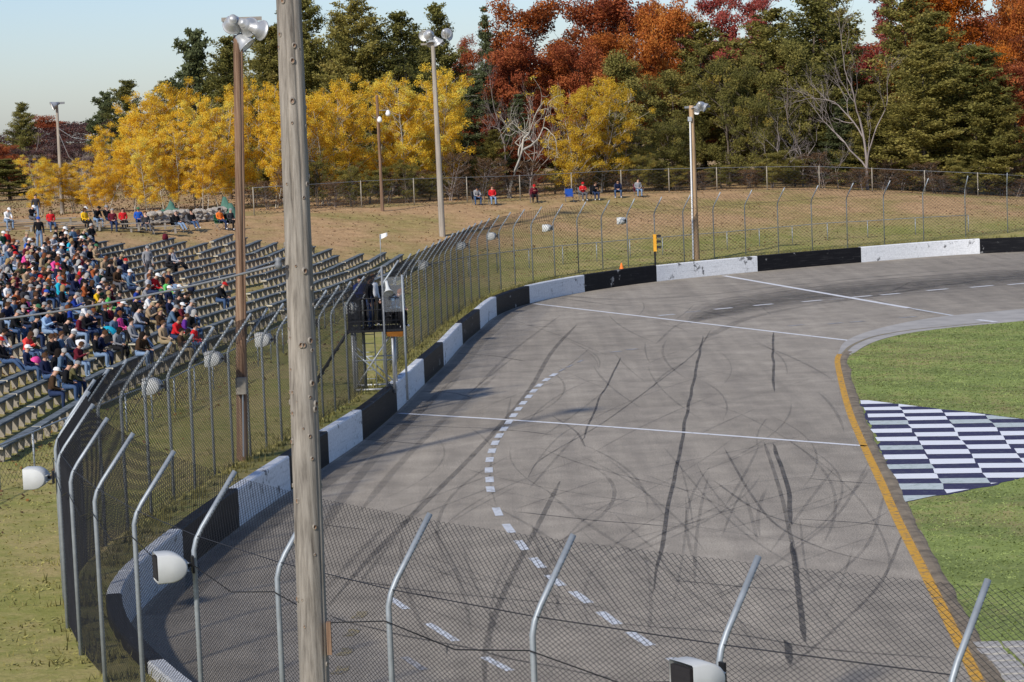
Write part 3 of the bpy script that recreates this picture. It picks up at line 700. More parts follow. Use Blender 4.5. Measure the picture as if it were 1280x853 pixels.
# first bays run on out of the frame to the right
e0 = post_base[0] + (post_base[0] - post_base[1]) * 1.1; bays.insert(0, (e0, post_base[0], post_n[0], post_n[0]))
eN = post_base[-1] + (post_base[-1] - post_base[-2]) * 1.0; bays.append((post_base[-1], eN, post_n[-1], post_n[-1]))
for i, (a, b, na, nb) in enumerate(bays):
    if i - 1 == TOWER_GAP: continue
    D = min(a[1], b[1])
    if D < 38: lod = (0.046, 0.029, 0.0043)
    elif D < 52: lod = (0.052, 0.034, 0.0060)
    elif D < 84: lod = (0.08, 0.05, 0.0072)
    else: lod = (0.16, 0.10, 0.0090)
    chain_link(a, b, na, nb, *lod, cf_prof, 'mesh_panel', M['wire'], cf_root, cf_org)
for z_, off in ((FBEND + 0.02, 0.02),):
    mb = MB(); mb.tube([(*(b - n * (off + .03) - cf_org), z_) for b, n in zip(post_base, post_n)], 0.007, 4); mb.build('tension_cable', M['wire'], cf_root)
# speaker cable slung along the fence
mb = MB(); pts = []
for i in range(0, 40):
    b = post_base[i] + post_n[i] * 0.06; pts.append((*b, 3.55))
    m_ = (post_base[i] + post_base[i + 1]) / 2 + post_n[i] * 0.06; pts.append((*m_, 3.38 - 0.1 * rng.random()))
mb.tube(pts, 0.008, 5); mb.build('speaker_cable', M['black'], label='black speaker cable slung in shallow loops along the catch fence', cat='cable')

# ================================================================== LOUDSPEAKERS ON THE FENCE
def speaker_mesh(wd=0.44, h=0.40, d=0.42):
    mb = MB(); n = 14; prof = []
    for i in range(n + 1):                                   # side outline: flat mouth, rounded back
        a = -math.pi / 2 + math.pi * i / n; prof.append((0.16 + math.cos(a) * (d - 0.16) * 1.0, math.sin(a) * h / 2 * (1.0)))
    out = [(0.0, -h / 2)] + prof + [(0.0, h / 2)]
    cx = (0.16, 0)
    rings = [(-wd / 2, 0.90), (-wd / 2 + 0.02, 0.985), (0, 1.0), (wd / 2 - 0.02, 0.985), (wd / 2, 0.90)]
    vs = []; m_ = len(out)
    for x, s_ in rings: vs += [(x, (cx[0] + (p[0] - cx[0]) * (s_ if p[0] > .1 else 1)), p[1] * s_) for p in out]
    fs = [(j * m_ + i, j * m_ + i + 1, (j + 1) * m_ + i + 1, (j + 1) * m_ + i) for j in range(4) for i in range(m_ - 1)]
    fs += [tuple(range(m_))[::-1], tuple(4 * m_ + i for i in range(m_))]
    mb.add(vs, fs)
    for z in (-0.06, 0.05): mb.box((0, 0.16 + 0.13, z), (wd * 0.82, 0.30, 0.012))
    return mb.mesh('speaker_body', M['speaker'], True)
sp_body = speaker_mesh()
mb = MB(); mb.box((0, 0.012, 0), (0.35, 0.05, 0.31)); sp_mouth = mb.mesh('speaker_mouth', M['dark'])
mb = MB()
for k in range(4): mb.box((0, -0.013, -0.12 + k * 0.08), (0.35, 0.006, 0.005))
sp_grille = mb.mesh('speaker_grille', M['dark'])
mb = MB(); mb.box((0, 0.44, 0), (0.05, 0.16, 0.05)); mb.box((0, 0.52, 0), (0.10, 0.03, 0.24)); sp_br = mb.mesh('speaker_bracket', M['black'])
SPK = [((45, 598), 'white loudspeaker hanging on the outer left end of the fence above the lawn', 0), ((200, 708), 'large white loudspeaker with dark mouth in front of the near barrier corner', 0), ((843, 848), 'white loudspeaker cut off by the bottom edge of the photo', 0),
       ((193, 482), 'grey loudspeaker on the fence below the stroller', 1), ((268, 449), 'grey loudspeaker on the fence left of the pole with the electric box', 1), ((335, 424), 'grey loudspeaker on the fence between the brown pole and the thick pole', 1), ((389, 405), 'grey loudspeaker partly behind the thick foreground pole', 1), ((436, 386), 'grey loudspeaker on the fence just left of the flag stand', 1),
       ((528, 331), 'grey loudspeaker on the fence just right of the flag stand', 1), ((579, 307), 'small grey loudspeaker where the fence posts crowd together', 1), ((615, 296), 'small pale loudspeaker at the start of the far fence curve', 1), ((685, 285), 'small white loudspeaker on the far fence beside the bent post', 1), ((775, 276), 'small white loudspeaker on the far fence left of the signal light', 1)]
for (x, y), lab, md in SPK:
    best = None
    for i in range(-1, len(post_base)):
        b = post_base[i]; n = post_n[i]
        for z in np.arange(3.0, 4.15, 0.05):
            q = to_px((b[0] + n[0] * 0.30, b[1] + n[1] * 0.30, z)); dd = (q[0] - x) ** 2 + (q[1] - y) ** 2
            if best is None or dd < best[0]: best = (dd, i, z)
    _, i, z = best; b, n = post_base[i], post_n[i]
    # local +Y points from the mouth to the post, i.e. inwards
    rz = math.atan2(-n[1], -n[0]) - math.pi / 2
    pos = (b[0] + n[0] * 0.58, b[1] + n[1] * 0.58, z)
    r_ = empty('loudspeaker', pos, rz + (-0.22 if md == 0 else 0), label=lab, cat='loudspeaker', group='loudspeakers on the catch fence')
    link('body', sp_body, r_); link('mouth', sp_mouth, r_); link('grille', sp_grille, r_); link('bracket', sp_br, r_)

# ================================================================== LOW RAIL FENCE AND FOREST FENCE
def rail_fence(label, s0, s1, t, h, step=2.6):
    s_ = np.arange(s0, s1, step); pts = []
    for s in s_:
        b = np.array([np.interp(s, BS, B[:, 0]), np.interp(s, BS, B[:, 1])]); n = np.array([np.interp(s, BS, Bn[:, 0]), np.interp(s, BS, Bn[:, 1])]); p = b + n * t; pts.append((p[0], p[1], terr1(*p)))
    pts = np.array(pts); org = pts[0].copy(); root = empty('rail_fence', org, label=label, cat='fence', group='low rail fences')
    mb = MB(); mb.tube([p - org + (0, 0, h) for p in pts], 0.024, 6); mb.build('rail', M['galv'], root, True)
    for p in pts:
        mb = MB(); q = p - org; mb.tube([q + (0, 0, -0.1), q + (0, 0, h + 0.02)], 0.028, 6); mb.build('post', M['galv'], root, True)
    for a, b in zip(pts[:-1], pts[1:]):
        zz = (a[2] + b[2]) / 2; nn = np.array([0.0, 0.0])
        chain_link(a[:2], b[:2], nn, nn, 0.16, 0.10, 0.0050, [(0, zz + 0.04), (0, zz + h)], 'mesh_panel', M['wire'], root, org)
def s_of(x, y): return BS[near_path([(x, y)])[1][0]]
sA, sB, sC = s_of(-14, 50), s_of(-9, 122), s_of(34, 160)
rail_fence('low steel rail fence with mesh in front of the bleachers', sA, sB, 4.9, 1.1)
rail_fence('low steel rail fence with mesh across the far grass bank', sB + 2.6, sC, 5.2, 1.1)

BF = [(318,272),(384.5,267),(452,264),(516.5,260),(583,257),(650.6,253),(716,249),(777,246.5),(838,244.5),(892.5,241.5),(957,240),(1024.7,239),(1091,241.5),(1156,244),(1221.6,248),(1290,252)]
def d_at(x, t0, y=250):                       # distance along the photo column x where the ground is t0 behind the fence
    D = np.arange(90, 240, 0.5); d = ray(x, y); pts = np.stack([d[0] / d[1] * D, D], 1); t, _ = near_path(pts); return float(D[int(((t > t0) & (D > 100)).argmax())])
def forest_fence():
    pts = []
    for x, y in BF:
        pts.append(PD(x, y, d_at(x, 28.5)))
    xy = smooth(np.array(pts)[:, :2], 2); pts = np.array([(x, y, terr1(x, y)) for x, y in xy]); org = pts[0].copy()
    root = empty('forest_fence', org, label='chain link fence on the crest in front of the forest', cat='fence'); h = 1.75
    mb = MB(); mb.tube([p - org + (0, 0, h) for p in pts], 0.02, 5); mb.build('rail', M['galv_dark'], root, True)
    for p in pts:
        mb = MB(); q = p - org; mb.tube([q + (0, 0, -0.1), q + (0, 0, h + 0.05)], 0.04, 6); mb.build('post', M['stub'], root, True)
    for a, b in zip(pts[:-1], pts[1:]):
        zz = min(a[2], b[2]); chain_link(a[:2], b[:2], np.zeros(2), np.zeros(2), 0.22, 0.13, 0.012, [(0, zz), (0, zz + h)], 'mesh_panel', M['wire_green'], root, org)
    return pts
bf_pts = forest_fence()

# ================================================================== POLES, LIGHTS, SIGNAL
def floodlight(parent, pos, aim, r=0.36, depth=0.42):
    d = Vector(aim).normalized(); q = d.to_track_quat('Z', 'Y').to_matrix().to_4x4(); Mx = Matrix.Translation(Vector(pos)) @ q
    mb = MB(); mb.lathe([(0.001, -depth - 0.12), (0.10, -depth - 0.12), (0.115, -depth), (0.13, -depth), (r * 0.62, -depth * 0.66), (r * 0.9, -depth * 0.28), (r, 0.0), (r + 0.02, 0.0), (r + 0.02, 0.025), (r, 0.025)], 16, Mx)
    fl = mb.build('floodlight', M['lamp'], parent, True)
    mb = MB(); mb.lathe([(0.001, -depth * 0.75), (r * 0.5, -depth * 0.6), (r * 0.82, -depth * 0.25), (r * 0.965, 0.01)], 16, Mx); mb.build('reflector', M['lamp_in'], fl, True)
    mb = MB(); mb.ball(Mx @ Vector((0, 0, -depth * 0.4)), 0.09, 8); mb.build('bulb', M['lamp_in'], fl, True)
def wood_pole(name, label, cat, base, top, r0, r1, mat, n=14, grooves=True, seg=40, group=None, seed=1):
    base, top = np.array(base, float), np.array(top, float); root = empty(name, base, label=label, cat=cat, group=group)
    g = np.random.default_rng(seed); cracks = [(g.uniform(0, 6.28), g.uniform(0, .7), g.uniform(.2, .8), g.uniform(0.4, 1)) for _ in range(9)]
    vs, fs = [], []; ax = top - base
    for j in range(seg + 1):
        u = j / seg; c = ax * u; r = r0 + (r1 - r0) * u
        for k in range(n):
            a = 2 * math.pi * k / n; rr = r * (1 + 0.018 * math.sin(3 * a + 4 * u) + 0.010 * math.sin(7 * a - 9 * u + 1) + 0.008 * math.sin(u * 60 + 2 * a))
            if grooves:
                for ca, u0, ul, dp_ in cracks:
                    da = (a - ca - 0.25 * math.sin(u * 3) + math.pi) % (2 * math.pi) - math.pi
                    if abs(da) < 2.2 * math.pi / n and u0 < u < u0 + ul: rr -= r * 0.20 * dp_ * (1 - abs(da) / (2.2 * math.pi / n)) * min(1, 8 * (u - u0), 8 * (u0 + ul - u))
            vs.append((c[0] + rr * math.cos(a), c[1] + rr * math.sin(a), c[2]))
    for j in range(seg):
        for k in range(n): k2 = (k + 1) % n; fs.append((j * n + k, j * n + k2, (j + 1) * n + k2, (j + 1) * n + k))
    fs.append(tuple(seg * n + k for k in range(n))); mb = MB(); mb.add(vs, fs); mb.build('shaft', mat, root, True)
    return root
# the thick pole in the foreground
fb, ft = PD(395, 905, 26.0), PD(359, -60, 26.6)
fb2 = fb + (fb - ft) * (fb[2] - 1.6) / (ft[2] - fb[2])
thick = wood_pole('utility_pole', 'thick weathered grey wooden pole standing close in the foreground', 'pole', fb2, ft, 0.172, 0.136, M['pole_grey'], 72, True, 150, seed=5)
knot = MB(); knot.lathe([(0.034, -0.006), (0.030, 0.006), (0.020, 0.010), (0.013, 0.002), (0.001, -0.004)], 10); knot.m = [0 if i_ < 20 else 1 for i_ in range(len(knot.f))]; knot_me = knot.mesh('knot', [M['pole_grey'], M['pole_brown']], True)
g = np.random.default_rng(8); axv = ft - fb2
for k in range(64):
    u = g.uniform(0.12, 0.99); a = g.uniform(math.pi * 0.95, math.pi * 2.05); r_ = 0.172 + (0.136 - 0.172) * u + 0.001
    d = Vector((math.cos(a), math.sin(a), 0)); q = d.to_track_quat('Z', 'Y').to_euler()
    o = link('knot', knot_me, thick, Vector(axv * u) + d * r_, q); s_ = g.uniform(0.35, 1.0); o.scale = (s_, s_ * 1.35, s_ * 1.6)
mb = MB(); c = PD(408, 798, 25.95) - fb2; mb.box(c + np.array([0.03, 0, 0]), (0.05, 0.09, 0.36)); mb.build('plate', M['pole_brown'], thick)
mb = MB(); c = PD(352, 330, 26.2) - fb2; mb.lathe([(0.001, -.06), (.035, -.05), (.045, 0), (.03, .03), (.045, .06), (.001, .08)], 10, Matrix.Translation(Vector(c) + Vector((-.03, -.05, 0)))); mb.build('insulator', M['galv_dark'], thick, True)
# overhead service cable tied to the thick pole
a, b = PD(352, 330, 26.15), PD(-260, 412, 33)
mb = MB(); mb.tube([a + (b - a) * u - np.array([0, 0, 0.22 * 4 * u * (1 - u)]) for u in np.linspace(0, 1, 24)], 0.015, 6); mb.build('overhead_cable', M['galv_dark'], None, True, label='thick grey overhead cable crossing the crowd to the thick pole', cat='cable')
def light_pole(px_top, px_base, D, r0, r1, mat, label, lamps, name='light_pole', seed=2, arm=True, zb=None):
    base, top = PD(*px_base, D), PD(*px_top, D)
    zt = terr1(base[0], base[1]) if zb is None else zb
    base2 = base + (base - top) * max(0, (base[2] - zt + 0.1)) / (top[2] - base[2])
    r = wood_pole(name, label, 'light pole', base2, top, r0, r1, mat, 14, True, 50, seed=seed, group='light poles round the speedway')
    return r, base2, top
# pole by the bleachers
r, b_, t_ = light_pole((297, 44), (303, 578), 63.5, 0.155, 0.115, M['pole_brown'], 'brown wooden light pole with a cluster of floodlights beside the bleachers', None, seed=4)
mb = MB(); c = Vector(PD(302, 24, 63.5) - b_); mb.box(c, (1.05, 0.09, 0.10), 0.2); mb.build('cross_arm', M['old_wood'], r)
for (x, y, ax_) in [(291, 30, (-0.10, 0.75, -0.35)), (309, 33, (0.45, 0.85, -0.35)), (323, 37, (0.8, 0.7, -0.3))]:
    floodlight(r, PD(x + ax_[0] * 4, y, 63.3) - b_ + np.array([0, .1, -0.02]), ax_, 0.26, 0.28)
floodlight(r, PD(309, 57, 63.4) - b_, (0.75, -0.15, -0.85), 0.24, 0.26)
mb = MB(); mb.box(Vector(PD(302, 482, 63.3) - b_) + Vector((0, -0.10, 0)), (0.28, 0.16, 0.44)); mb.build('electric_box', M['stub'], r)
mb = MB(); mb.tube([PD(304, 490, 63.3) - b_ + np.array([0, -.12, 0]), PD(305, 570, 63.3) - b_ + np.array([0, -.12, 0])], 0.022, 6); mb.build('conduit', M['galv'], r)
mb = MB(); mb.tube([PD(303, 60, 63.4) - b_ + np.array([0, -.12, 0]), PD(306, 400, 63.4) - b_ + np.array([0.03, -.15, 0])], 0.028, 5); mb.build('cable', M['pole_brown'], r)
# pole on the grass bank behind the fence
bp = PT(553, 296); r, b_, t_ = light_pole((541, 52), (553, 296), bp[1], 0.20, 0.13, M['pole_pale'], 'grey wooden light pole on the grass bank behind the flag stand', None, seed=6)
mb = MB(); c = Vector(t_ - b_) + Vector((0, 0, -0.15)); mb.box(c, (1.5, 0.12, 0.12), 0.1); mb.build('cross_arm', M['old_wood'], r)
for (x, y, ax_) in [(530, 45, (-0.35, -0.9, -0.1)), (562, 44, (0.8, -0.5, -0.1)), (540, 56, (-0.1, -0.5, -0.8)), (548, 54, (0.5, 0.3, -0.8)), (558, 42, (0.3, 0.8, -0.3)), (536, 44, (-0.2, 0.9, -0.3))]:
    floodlight(r, PD(x, y, bp[1] - 0.1) - b_, ax_, 0.33, 0.36)
# pole behind the far barrier
r, b_, t_ = light_pole((864, 132), (871, 326), 140.7, 0.19, 0.14, M['pole_tan'], 'tan wooden light pole with two floodlights behind the far barrier', None, seed=8, zb=0.7)
mb = MB(); mb.box(Vector(t_ - b_) + Vector((0.35, 0, -0.1)), (1.5, 0.1, 0.12)); mb.build('cross_arm', M['galv_dark'], r)
for (x, y, ax_) in [(869, 139, (-0.55, -0.55, -0.65)), (882, 135, (0.7, -0.2, -0.5)), (876, 133, (0.2, 0.8, -0.3))]: floodlight(r, PD(x, y, 140.5) - b_, ax_, 0.27, 0.4)
mb = MB(); mb.tube([PD(862.5, 150, 140.5) - b_, PD(866.5, 324, 140.5) - b_], 0.05, 6); mb.build('conduit', M['lamp_in'], r)
mb = MB(); mb.box(PD(862, 149, 140.5) - b_, (0.22, 0.16, 0.26)); mb.build('junction_box', M['lamp'], r)
# distant pole at the far left and thin pole among the aspens
r, b_, t_ = light_pole((71, 131), (77, 244), 172.0, 0.16, 0.10, M['pole_pale'], 'distant grey light pole at the left edge of the yellow trees', None, seed=9)
mb = MB(); mb.box(Vector(t_ - b_) + Vector((0.1, 0, 0.1)), (0.9, 0.1, 0.16)); mb.build('cross_arm', M['galv_dark'], r)
floodlight(r, PD(65, 133, 171.8) - b_, (-0.9, -0.3, -0.4), 0.32, 0.42)
mb = MB(); mb.tube([PD(74, 168, 171.9) - b_, PD(86, 196, 172) - b_, PD(104, 214, 172.4) - b_], 0.02, 4); mb.build('cable', M['lamp'], r)
mb = MB(); mb.tube([PD(72, 160, 171.9) - b_, PD(90, 172, 172) - b_, PD(112, 176, 172.4) - b_], 0.02, 4); mb.build('cable', M['lamp'], r)
r, b_, t_ = light_pole((471, 119), (478, 262), 158.0, 0.12, 0.09, M['pole_brown'], 'thin brown wooden pole with two small lamps before the yellow trees', None, seed=10)
for (x, y) in [(474.5, 150), (485, 142)]:
    c = PD(x, y, 157.8) - b_; fl = MB(); fl.lathe([(0.001, .22), (.08, .20), (.16, .02), (.17, -.04), (.13, -.14), (.001, -.2)], 12, Matrix.Translation(Vector(c))); fl.build('lamp', M['lamp_in'], r, True)
    mb = MB(); mb.tube([c + np.array([0, 0, .2]), np.array([PD(473, y + 3, 158)[0], 158, PD(473, y - 4, 158)[2]]) - b_], 0.025, 5); mb.build('lamp_arm', M['galv_dark'], r)

# track signal light on a post behind the far barrier
sb = PD(819, 329, 137.9); root = empty('signal_light', (sb[0], sb[1], 0.7), label='yellow track signal light on a dark post behind the far barrier', cat='signal light')
mb = MB(); mb.tube([(0, 0, 0), (0, 0, 1.0)], 0.05, 8); mb.build('post', M['black'], root)
mb = MB(); mb.box((0.02, 0, 1.42), (0.18, 0.24, 0.98)); mb.build('housing', M['sig_yellow'], root)
for z in (1.74, 1.42, 1.10):
    mb = MB(); vs = []; 
    for k in range(9):
        a = math.pi * k / 8
        for d in (0.0, 0.26): vs.append((0.12 + d, -math.cos(a) * 0.13, z + math.sin(a) * 0.13 - (0.0 if d == 0 else 0.0)))
    mb.add(vs, [(2 * k, 2 * k + 1, 2 * k + 3, 2 * k + 2) for k in range(8)]); mb.build('visor', M['black'], root)
    mb = MB(); mb.ball((0.13, 0, z), 0.09, 8, sc=(.4, 1, 1)); mb.build('lens', M['dark'], root, True)
cb = PD(777, 336, 135.8); root = empty('traffic_cone', (cb[0], cb[1], 0.75), label='small orange cone behind the far black barrier block', cat='cone')
mb = MB(); mb.lathe([(0.14, 0.03), (0.03, 0.42), (0.001, 0.43)], 12); mb.build('cone_body', M['orange'], root, True)
mb = MB(); mb.box((0, 0, 0.015), (0.34, 0.34, 0.03)); mb.build('cone_base', M['orange'], root)

# ================================================================== FLAG STAND
def flag_stand():
    c = PD(470, 487, 79.6); b = post_base[TOWER_GAP]; 
    root = empty('flag_stand', (c[0], c[1], 0.74), label='steel scaffold flag stand with railed platform against the fence', cat='flag stand')
    o = np.array([c[0], c[1], 0.74]); W2, D2, H_ = 0.66, 0.7, 2.0
    def T(name, pts, r, mat='galv', n=6): m_ = MB(); m_.tube(pts, r, n); return m_.build(name, M[mat], root, True)
    for sx in (-1, 1):
        for sy in (-1, 1): T('leg', [(sx * W2, sy * D2, -0.05), (sx * W2, sy * D2, H_)], 0.05, 'lamp')
    for sy in (-1, 1):
        T('cross_brace', [(-W2, sy * D2, 0.1), (W2, sy * D2, H_ - 0.05)], 0.025, 'lamp'); T('cross_brace', [(W2, sy * D2, 0.1), (-W2, sy * D2, H_ - 0.6)], 0.025, 'galv')
        T('foot_rail', [(-W2, sy * D2, 0.08), (W2, sy * D2, 0.08)], 0.04, 'lamp'); T('foot_rail', [(-W2, sy * D2, 1.05), (W2, sy * D2, 1.05)], 0.022, 'galv')
    for sx in (-1, 1): T('cross_brace', [(sx * W2, -D2, 0.1), (sx * W2, D2, H_ - .05)], 0.025, 'galv'); T('ladder_rail', [(sx * 0.2 - 0.2, D2 - .1, 0), (sx * 0.2 - .2, D2 - .1, H_)], 0.02, 'galv')
    for k in range(6): T('rung', [(-0.4, D2 - .1, 0.3 + k * 0.3), (0.0, D2 - .1, 0.3 + k * 0.3)], 0.015, 'galv')
    m_ = MB(); m_.box((0.12, 0, H_ + 0.03), (1.78, 1.7, 0.08)); m_.build('platform', M['black'], root)
    m_ = MB(); m_.add([(0.42, -0.87, H_ - .02), (1.03, -0.87, H_ - .02), (1.0, -0.80, H_ - 0.20), (0.5, -0.82, H_ - 0.17), (0.42, 0.3, H_ - .02), (1.03, 0.3, H_ - .02), (1.0, 0.25, H_ - 0.20), (0.5, 0.25, H_ - 0.17)], [(0, 1, 2, 3), (1, 5, 6, 2), (4, 7, 6, 5), (0, 3, 7, 4), (3, 2, 6, 7)]); m_.build('canvas_skirt', M['tarp_orange'], root)
    for (x, y) in [(-0.75, -0.82), (0.05, -0.82), (1.0, -0.82), (-0.75, 0.82), (1.0, 0.82)]: T('rail_post', [(x, y, H_ + .07), (x, y, H_ + 1.12)], 0.03, 'black')
    for z in (0.35, 0.72, 1.1):
        for a, b2 in (((-0.75, -0.82), (1.0, -0.82)), ((1.0, -0.82), (1.0, 0.82)), ((-0.75, 0.82), (1.0, 0.82)), ((-0.75, -0.82), (-0.75, 0.82))): T('guard_rail', [(*a, H_ + z), (*b2, H_ + z)], 0.022, 'black')
    for k in range(12): x = -0.68 + k * 0.15; T('baluster', [(x, -0.82, H_ + .07), (x, -0.82, H_ + 1.1)], 0.016, 'black')
    for k in range(9): y = -0.7 + k * 0.18; T('baluster', [(1.0, y, H_ + .07), (1.0, y, H_ + 1.1)], 0.016, 'black'); T('baluster', [(-.75, y, H_ + .07), (-.75, y, H_ + 1.1)], 0.016, 'black')
    m_ = MB(); m_.box((0.1, 0.86, H_ + 0.75), (1.7, 0.03, 1.3)); m_.build('back_screen', CL['charcoal'] if 'CL' in globals() and 'charcoal' in CL else M['black'], root)
    T('mast', [(0.42, -0.9, -0.6), (0.42, -0.9, H_ + 2.15)], 0.036, 'galv_dark', 8); T('mast', [(1.08, -0.9, -0.3), (1.08, -0.9, H_ + 1.85)], 0.036, 'galv', 8)
    T('whip', [(0.42, -0.9, H_ + 2.3), (0.42, -0.9, H_ + 3.2)], 0.014, 'galv')
    m_ = MB(); m_.box((0.75, -0.93, H_ + 1.22), (0.60, 0.012, 1.15)); m_.build('windscreen', M['plexi'], root)
    Mx = Matrix.Translation((0.60, -1.06, H_ + 1.42)) @ Vector((0.15, -0.6, -0.75)).to_track_quat('Z', 'Y').to_matrix().to_4x4()
    m_ = MB(); m_.lathe([(0.001, -.30), (.05, -.30), (.05, -.2), (.06, -.05), (.10, .08), (.18, .18), (.175, .19), (.09, .08), (.001, 0.0)], 14, Mx); m_.build('horn_speaker', M['speaker'], root, True)
    # small white pennant at the top of the whip
    m_ = MB(); n_ = 7; vs = []
    for i in range(n_):
        u = i / (n_ - 1); vs += [(0.42 + u * 0.24, -0.9 + 0.03 * math.sin(u * 6), H_ + 3.2 + 0.06 * u), (0.42 + u * 0.24, -0.9 + 0.03 * math.sin(u * 6 + .4), H_ + 3.03 + 0.11 * u)]
    m_.add(vs, [(2 * i, 2 * i + 1, 2 * i + 3, 2 * i + 2) for i in range(n_ - 1)]); m_.build('pennant', M['lamp_in'], root)
    T('stair_rail', [(-0.8, 0.3, H_ + .05), (-2.1, 0.9, 0.2)], 0.05, 'black'); T('stair_rail', [(-0.8, 0.85, H_ + .05), (-2.1, 1.45, 0.2)], 0.05, 'black')
    for k in range(7): u = (k + .5) / 7; T('stair_tread', [(-0.8 - 1.3 * u, 0.3 + .6 * u, H_ * (1 - u) + .1 * u), (-0.8 - 1.3 * u, 0.85 + .6 * u, H_ * (1 - u) + .1 * u)], 0.04, 'black')
    return o, H_
stand_o, stand_h = flag_stand()

# ================================================================== TREES
def tree_tubes(segs, n=5):
    """segs: list of (points, radii) -> verts, quads"""
    V, Q = [], []; base = 0
    for pts, rad in segs:
        pts = np.asarray(pts, float); k = len(pts); t = np.gradient(pts, axis=0); t /= np.linalg.norm(t, axis=1)[:, None] + 1e-9
        ref = np.where(np.abs(t[:, 2:3]) < 0.9, np.array([[0, 0, 1.0]]), np.array([[1.0, 0, 0]]))
        a = np.cross(t, ref); a /= np.linalg.norm(a, axis=1)[:, None]; b = np.cross(t, a)
        an = np.arange(n) * 2 * np.pi / n
        ring = pts[:, None] + (a[:, None] * np.cos(an)[None, :, None] + b[:, None] * np.sin(an)[None, :, None]) * np.asarray(rad)[:, None, None]
        V.append(ring.reshape(-1, 3)); i = np.arange(k - 1)[:, None] * n; j = np.arange(n)[None]; j2 = (j + 1) % n
        Q.append((np.stack([i + j, i + n + j, i + n + j2, i + j2], -1) + base).reshape(-1, 4)); base += k * n
    return np.vstack(V), np.vstack(Q)
def leaf_quads(c, nrm, size, g, aspect=1.0, up_bias=0.0):
    n = len(c); d = g.normal(size=(n, 3)) + nrm; d[:, 2] += up_bias; d /= np.linalg.norm(d, axis=1)[:, None] + 1e-9
    a = np.cross(d, g.normal(size=(n, 3))); a /= np.linalg.norm(a, axis=1)[:, None] + 1e-9; b = np.cross(d, a)
    s = (size * g.uniform(0.6, 1.25, n))[:, None]
    a = a * s * aspect; b = b * s
    V = np.stack([c - a * .5, c + b * .28 - a * 0.05, c + a * .5, c - b * .28 + a * .05], 1)
    return V.reshape(-1, 3), np.arange(4 * n).reshape(-1, 4)
def clumps(centres, rads, per, size, g, tint_spread=0.2, flat=0.75, outward=0.9, mid=None):
    mid = centres.mean(0) if mid is None else mid; C, Nn, T = [], [], []
    for c, r in zip(centres, rads):
        m_ = max(4, int(per * (r / np.mean(rads)) ** 2)); q = g.normal(size=(m_, 3)); q /= np.linalg.norm(q, axis=1)[:, None]; q *= (g.random(m_) ** 0.5)[:, None]
        C.append(c + q * r * np.array([1, 1, flat])); o = (c - mid); o = o / (np.linalg.norm(o) + 1e-6)
        Nn.append((q * 0.6 + o) * outward); T.append(np.clip(0.5 + g.normal(0, tint_spread) + g.normal(0, 0.13, m_), 0, 1))
    C, Nn, T = np.vstack(C), np.vstack(Nn), np.concatenate(T)
    V, Q = leaf_quads(C, Nn, size, g); return V, Q, T
def curve_limb(p0, d, length, bend, n, g, up=0.15):
    pts = [np.array(p0, float)]; d = np.array(d, float)
    for _ in range(n):
        d = d + g.normal(0, bend, 3) + np.array([0, 0, up / n]); d /= np.linalg.norm(d); pts.append(pts[-1] + d * length / n)
    return np.array(pts)
PROTO = {}
def proto(key, name, trunk_v, trunk_q, bark, crown, leaf):
    r = bpy.data.objects.new(name, None)
    tm = quads_mesh('trunk', trunk_v, trunk_q, M[bark], smooth_=True)
    cm = quads_mesh('crown', crown[0], crown[1], LM[leaf], tint=crown[2]) if crown is not None else None
    PROTO.setdefault(key, []).append((tm, cm))
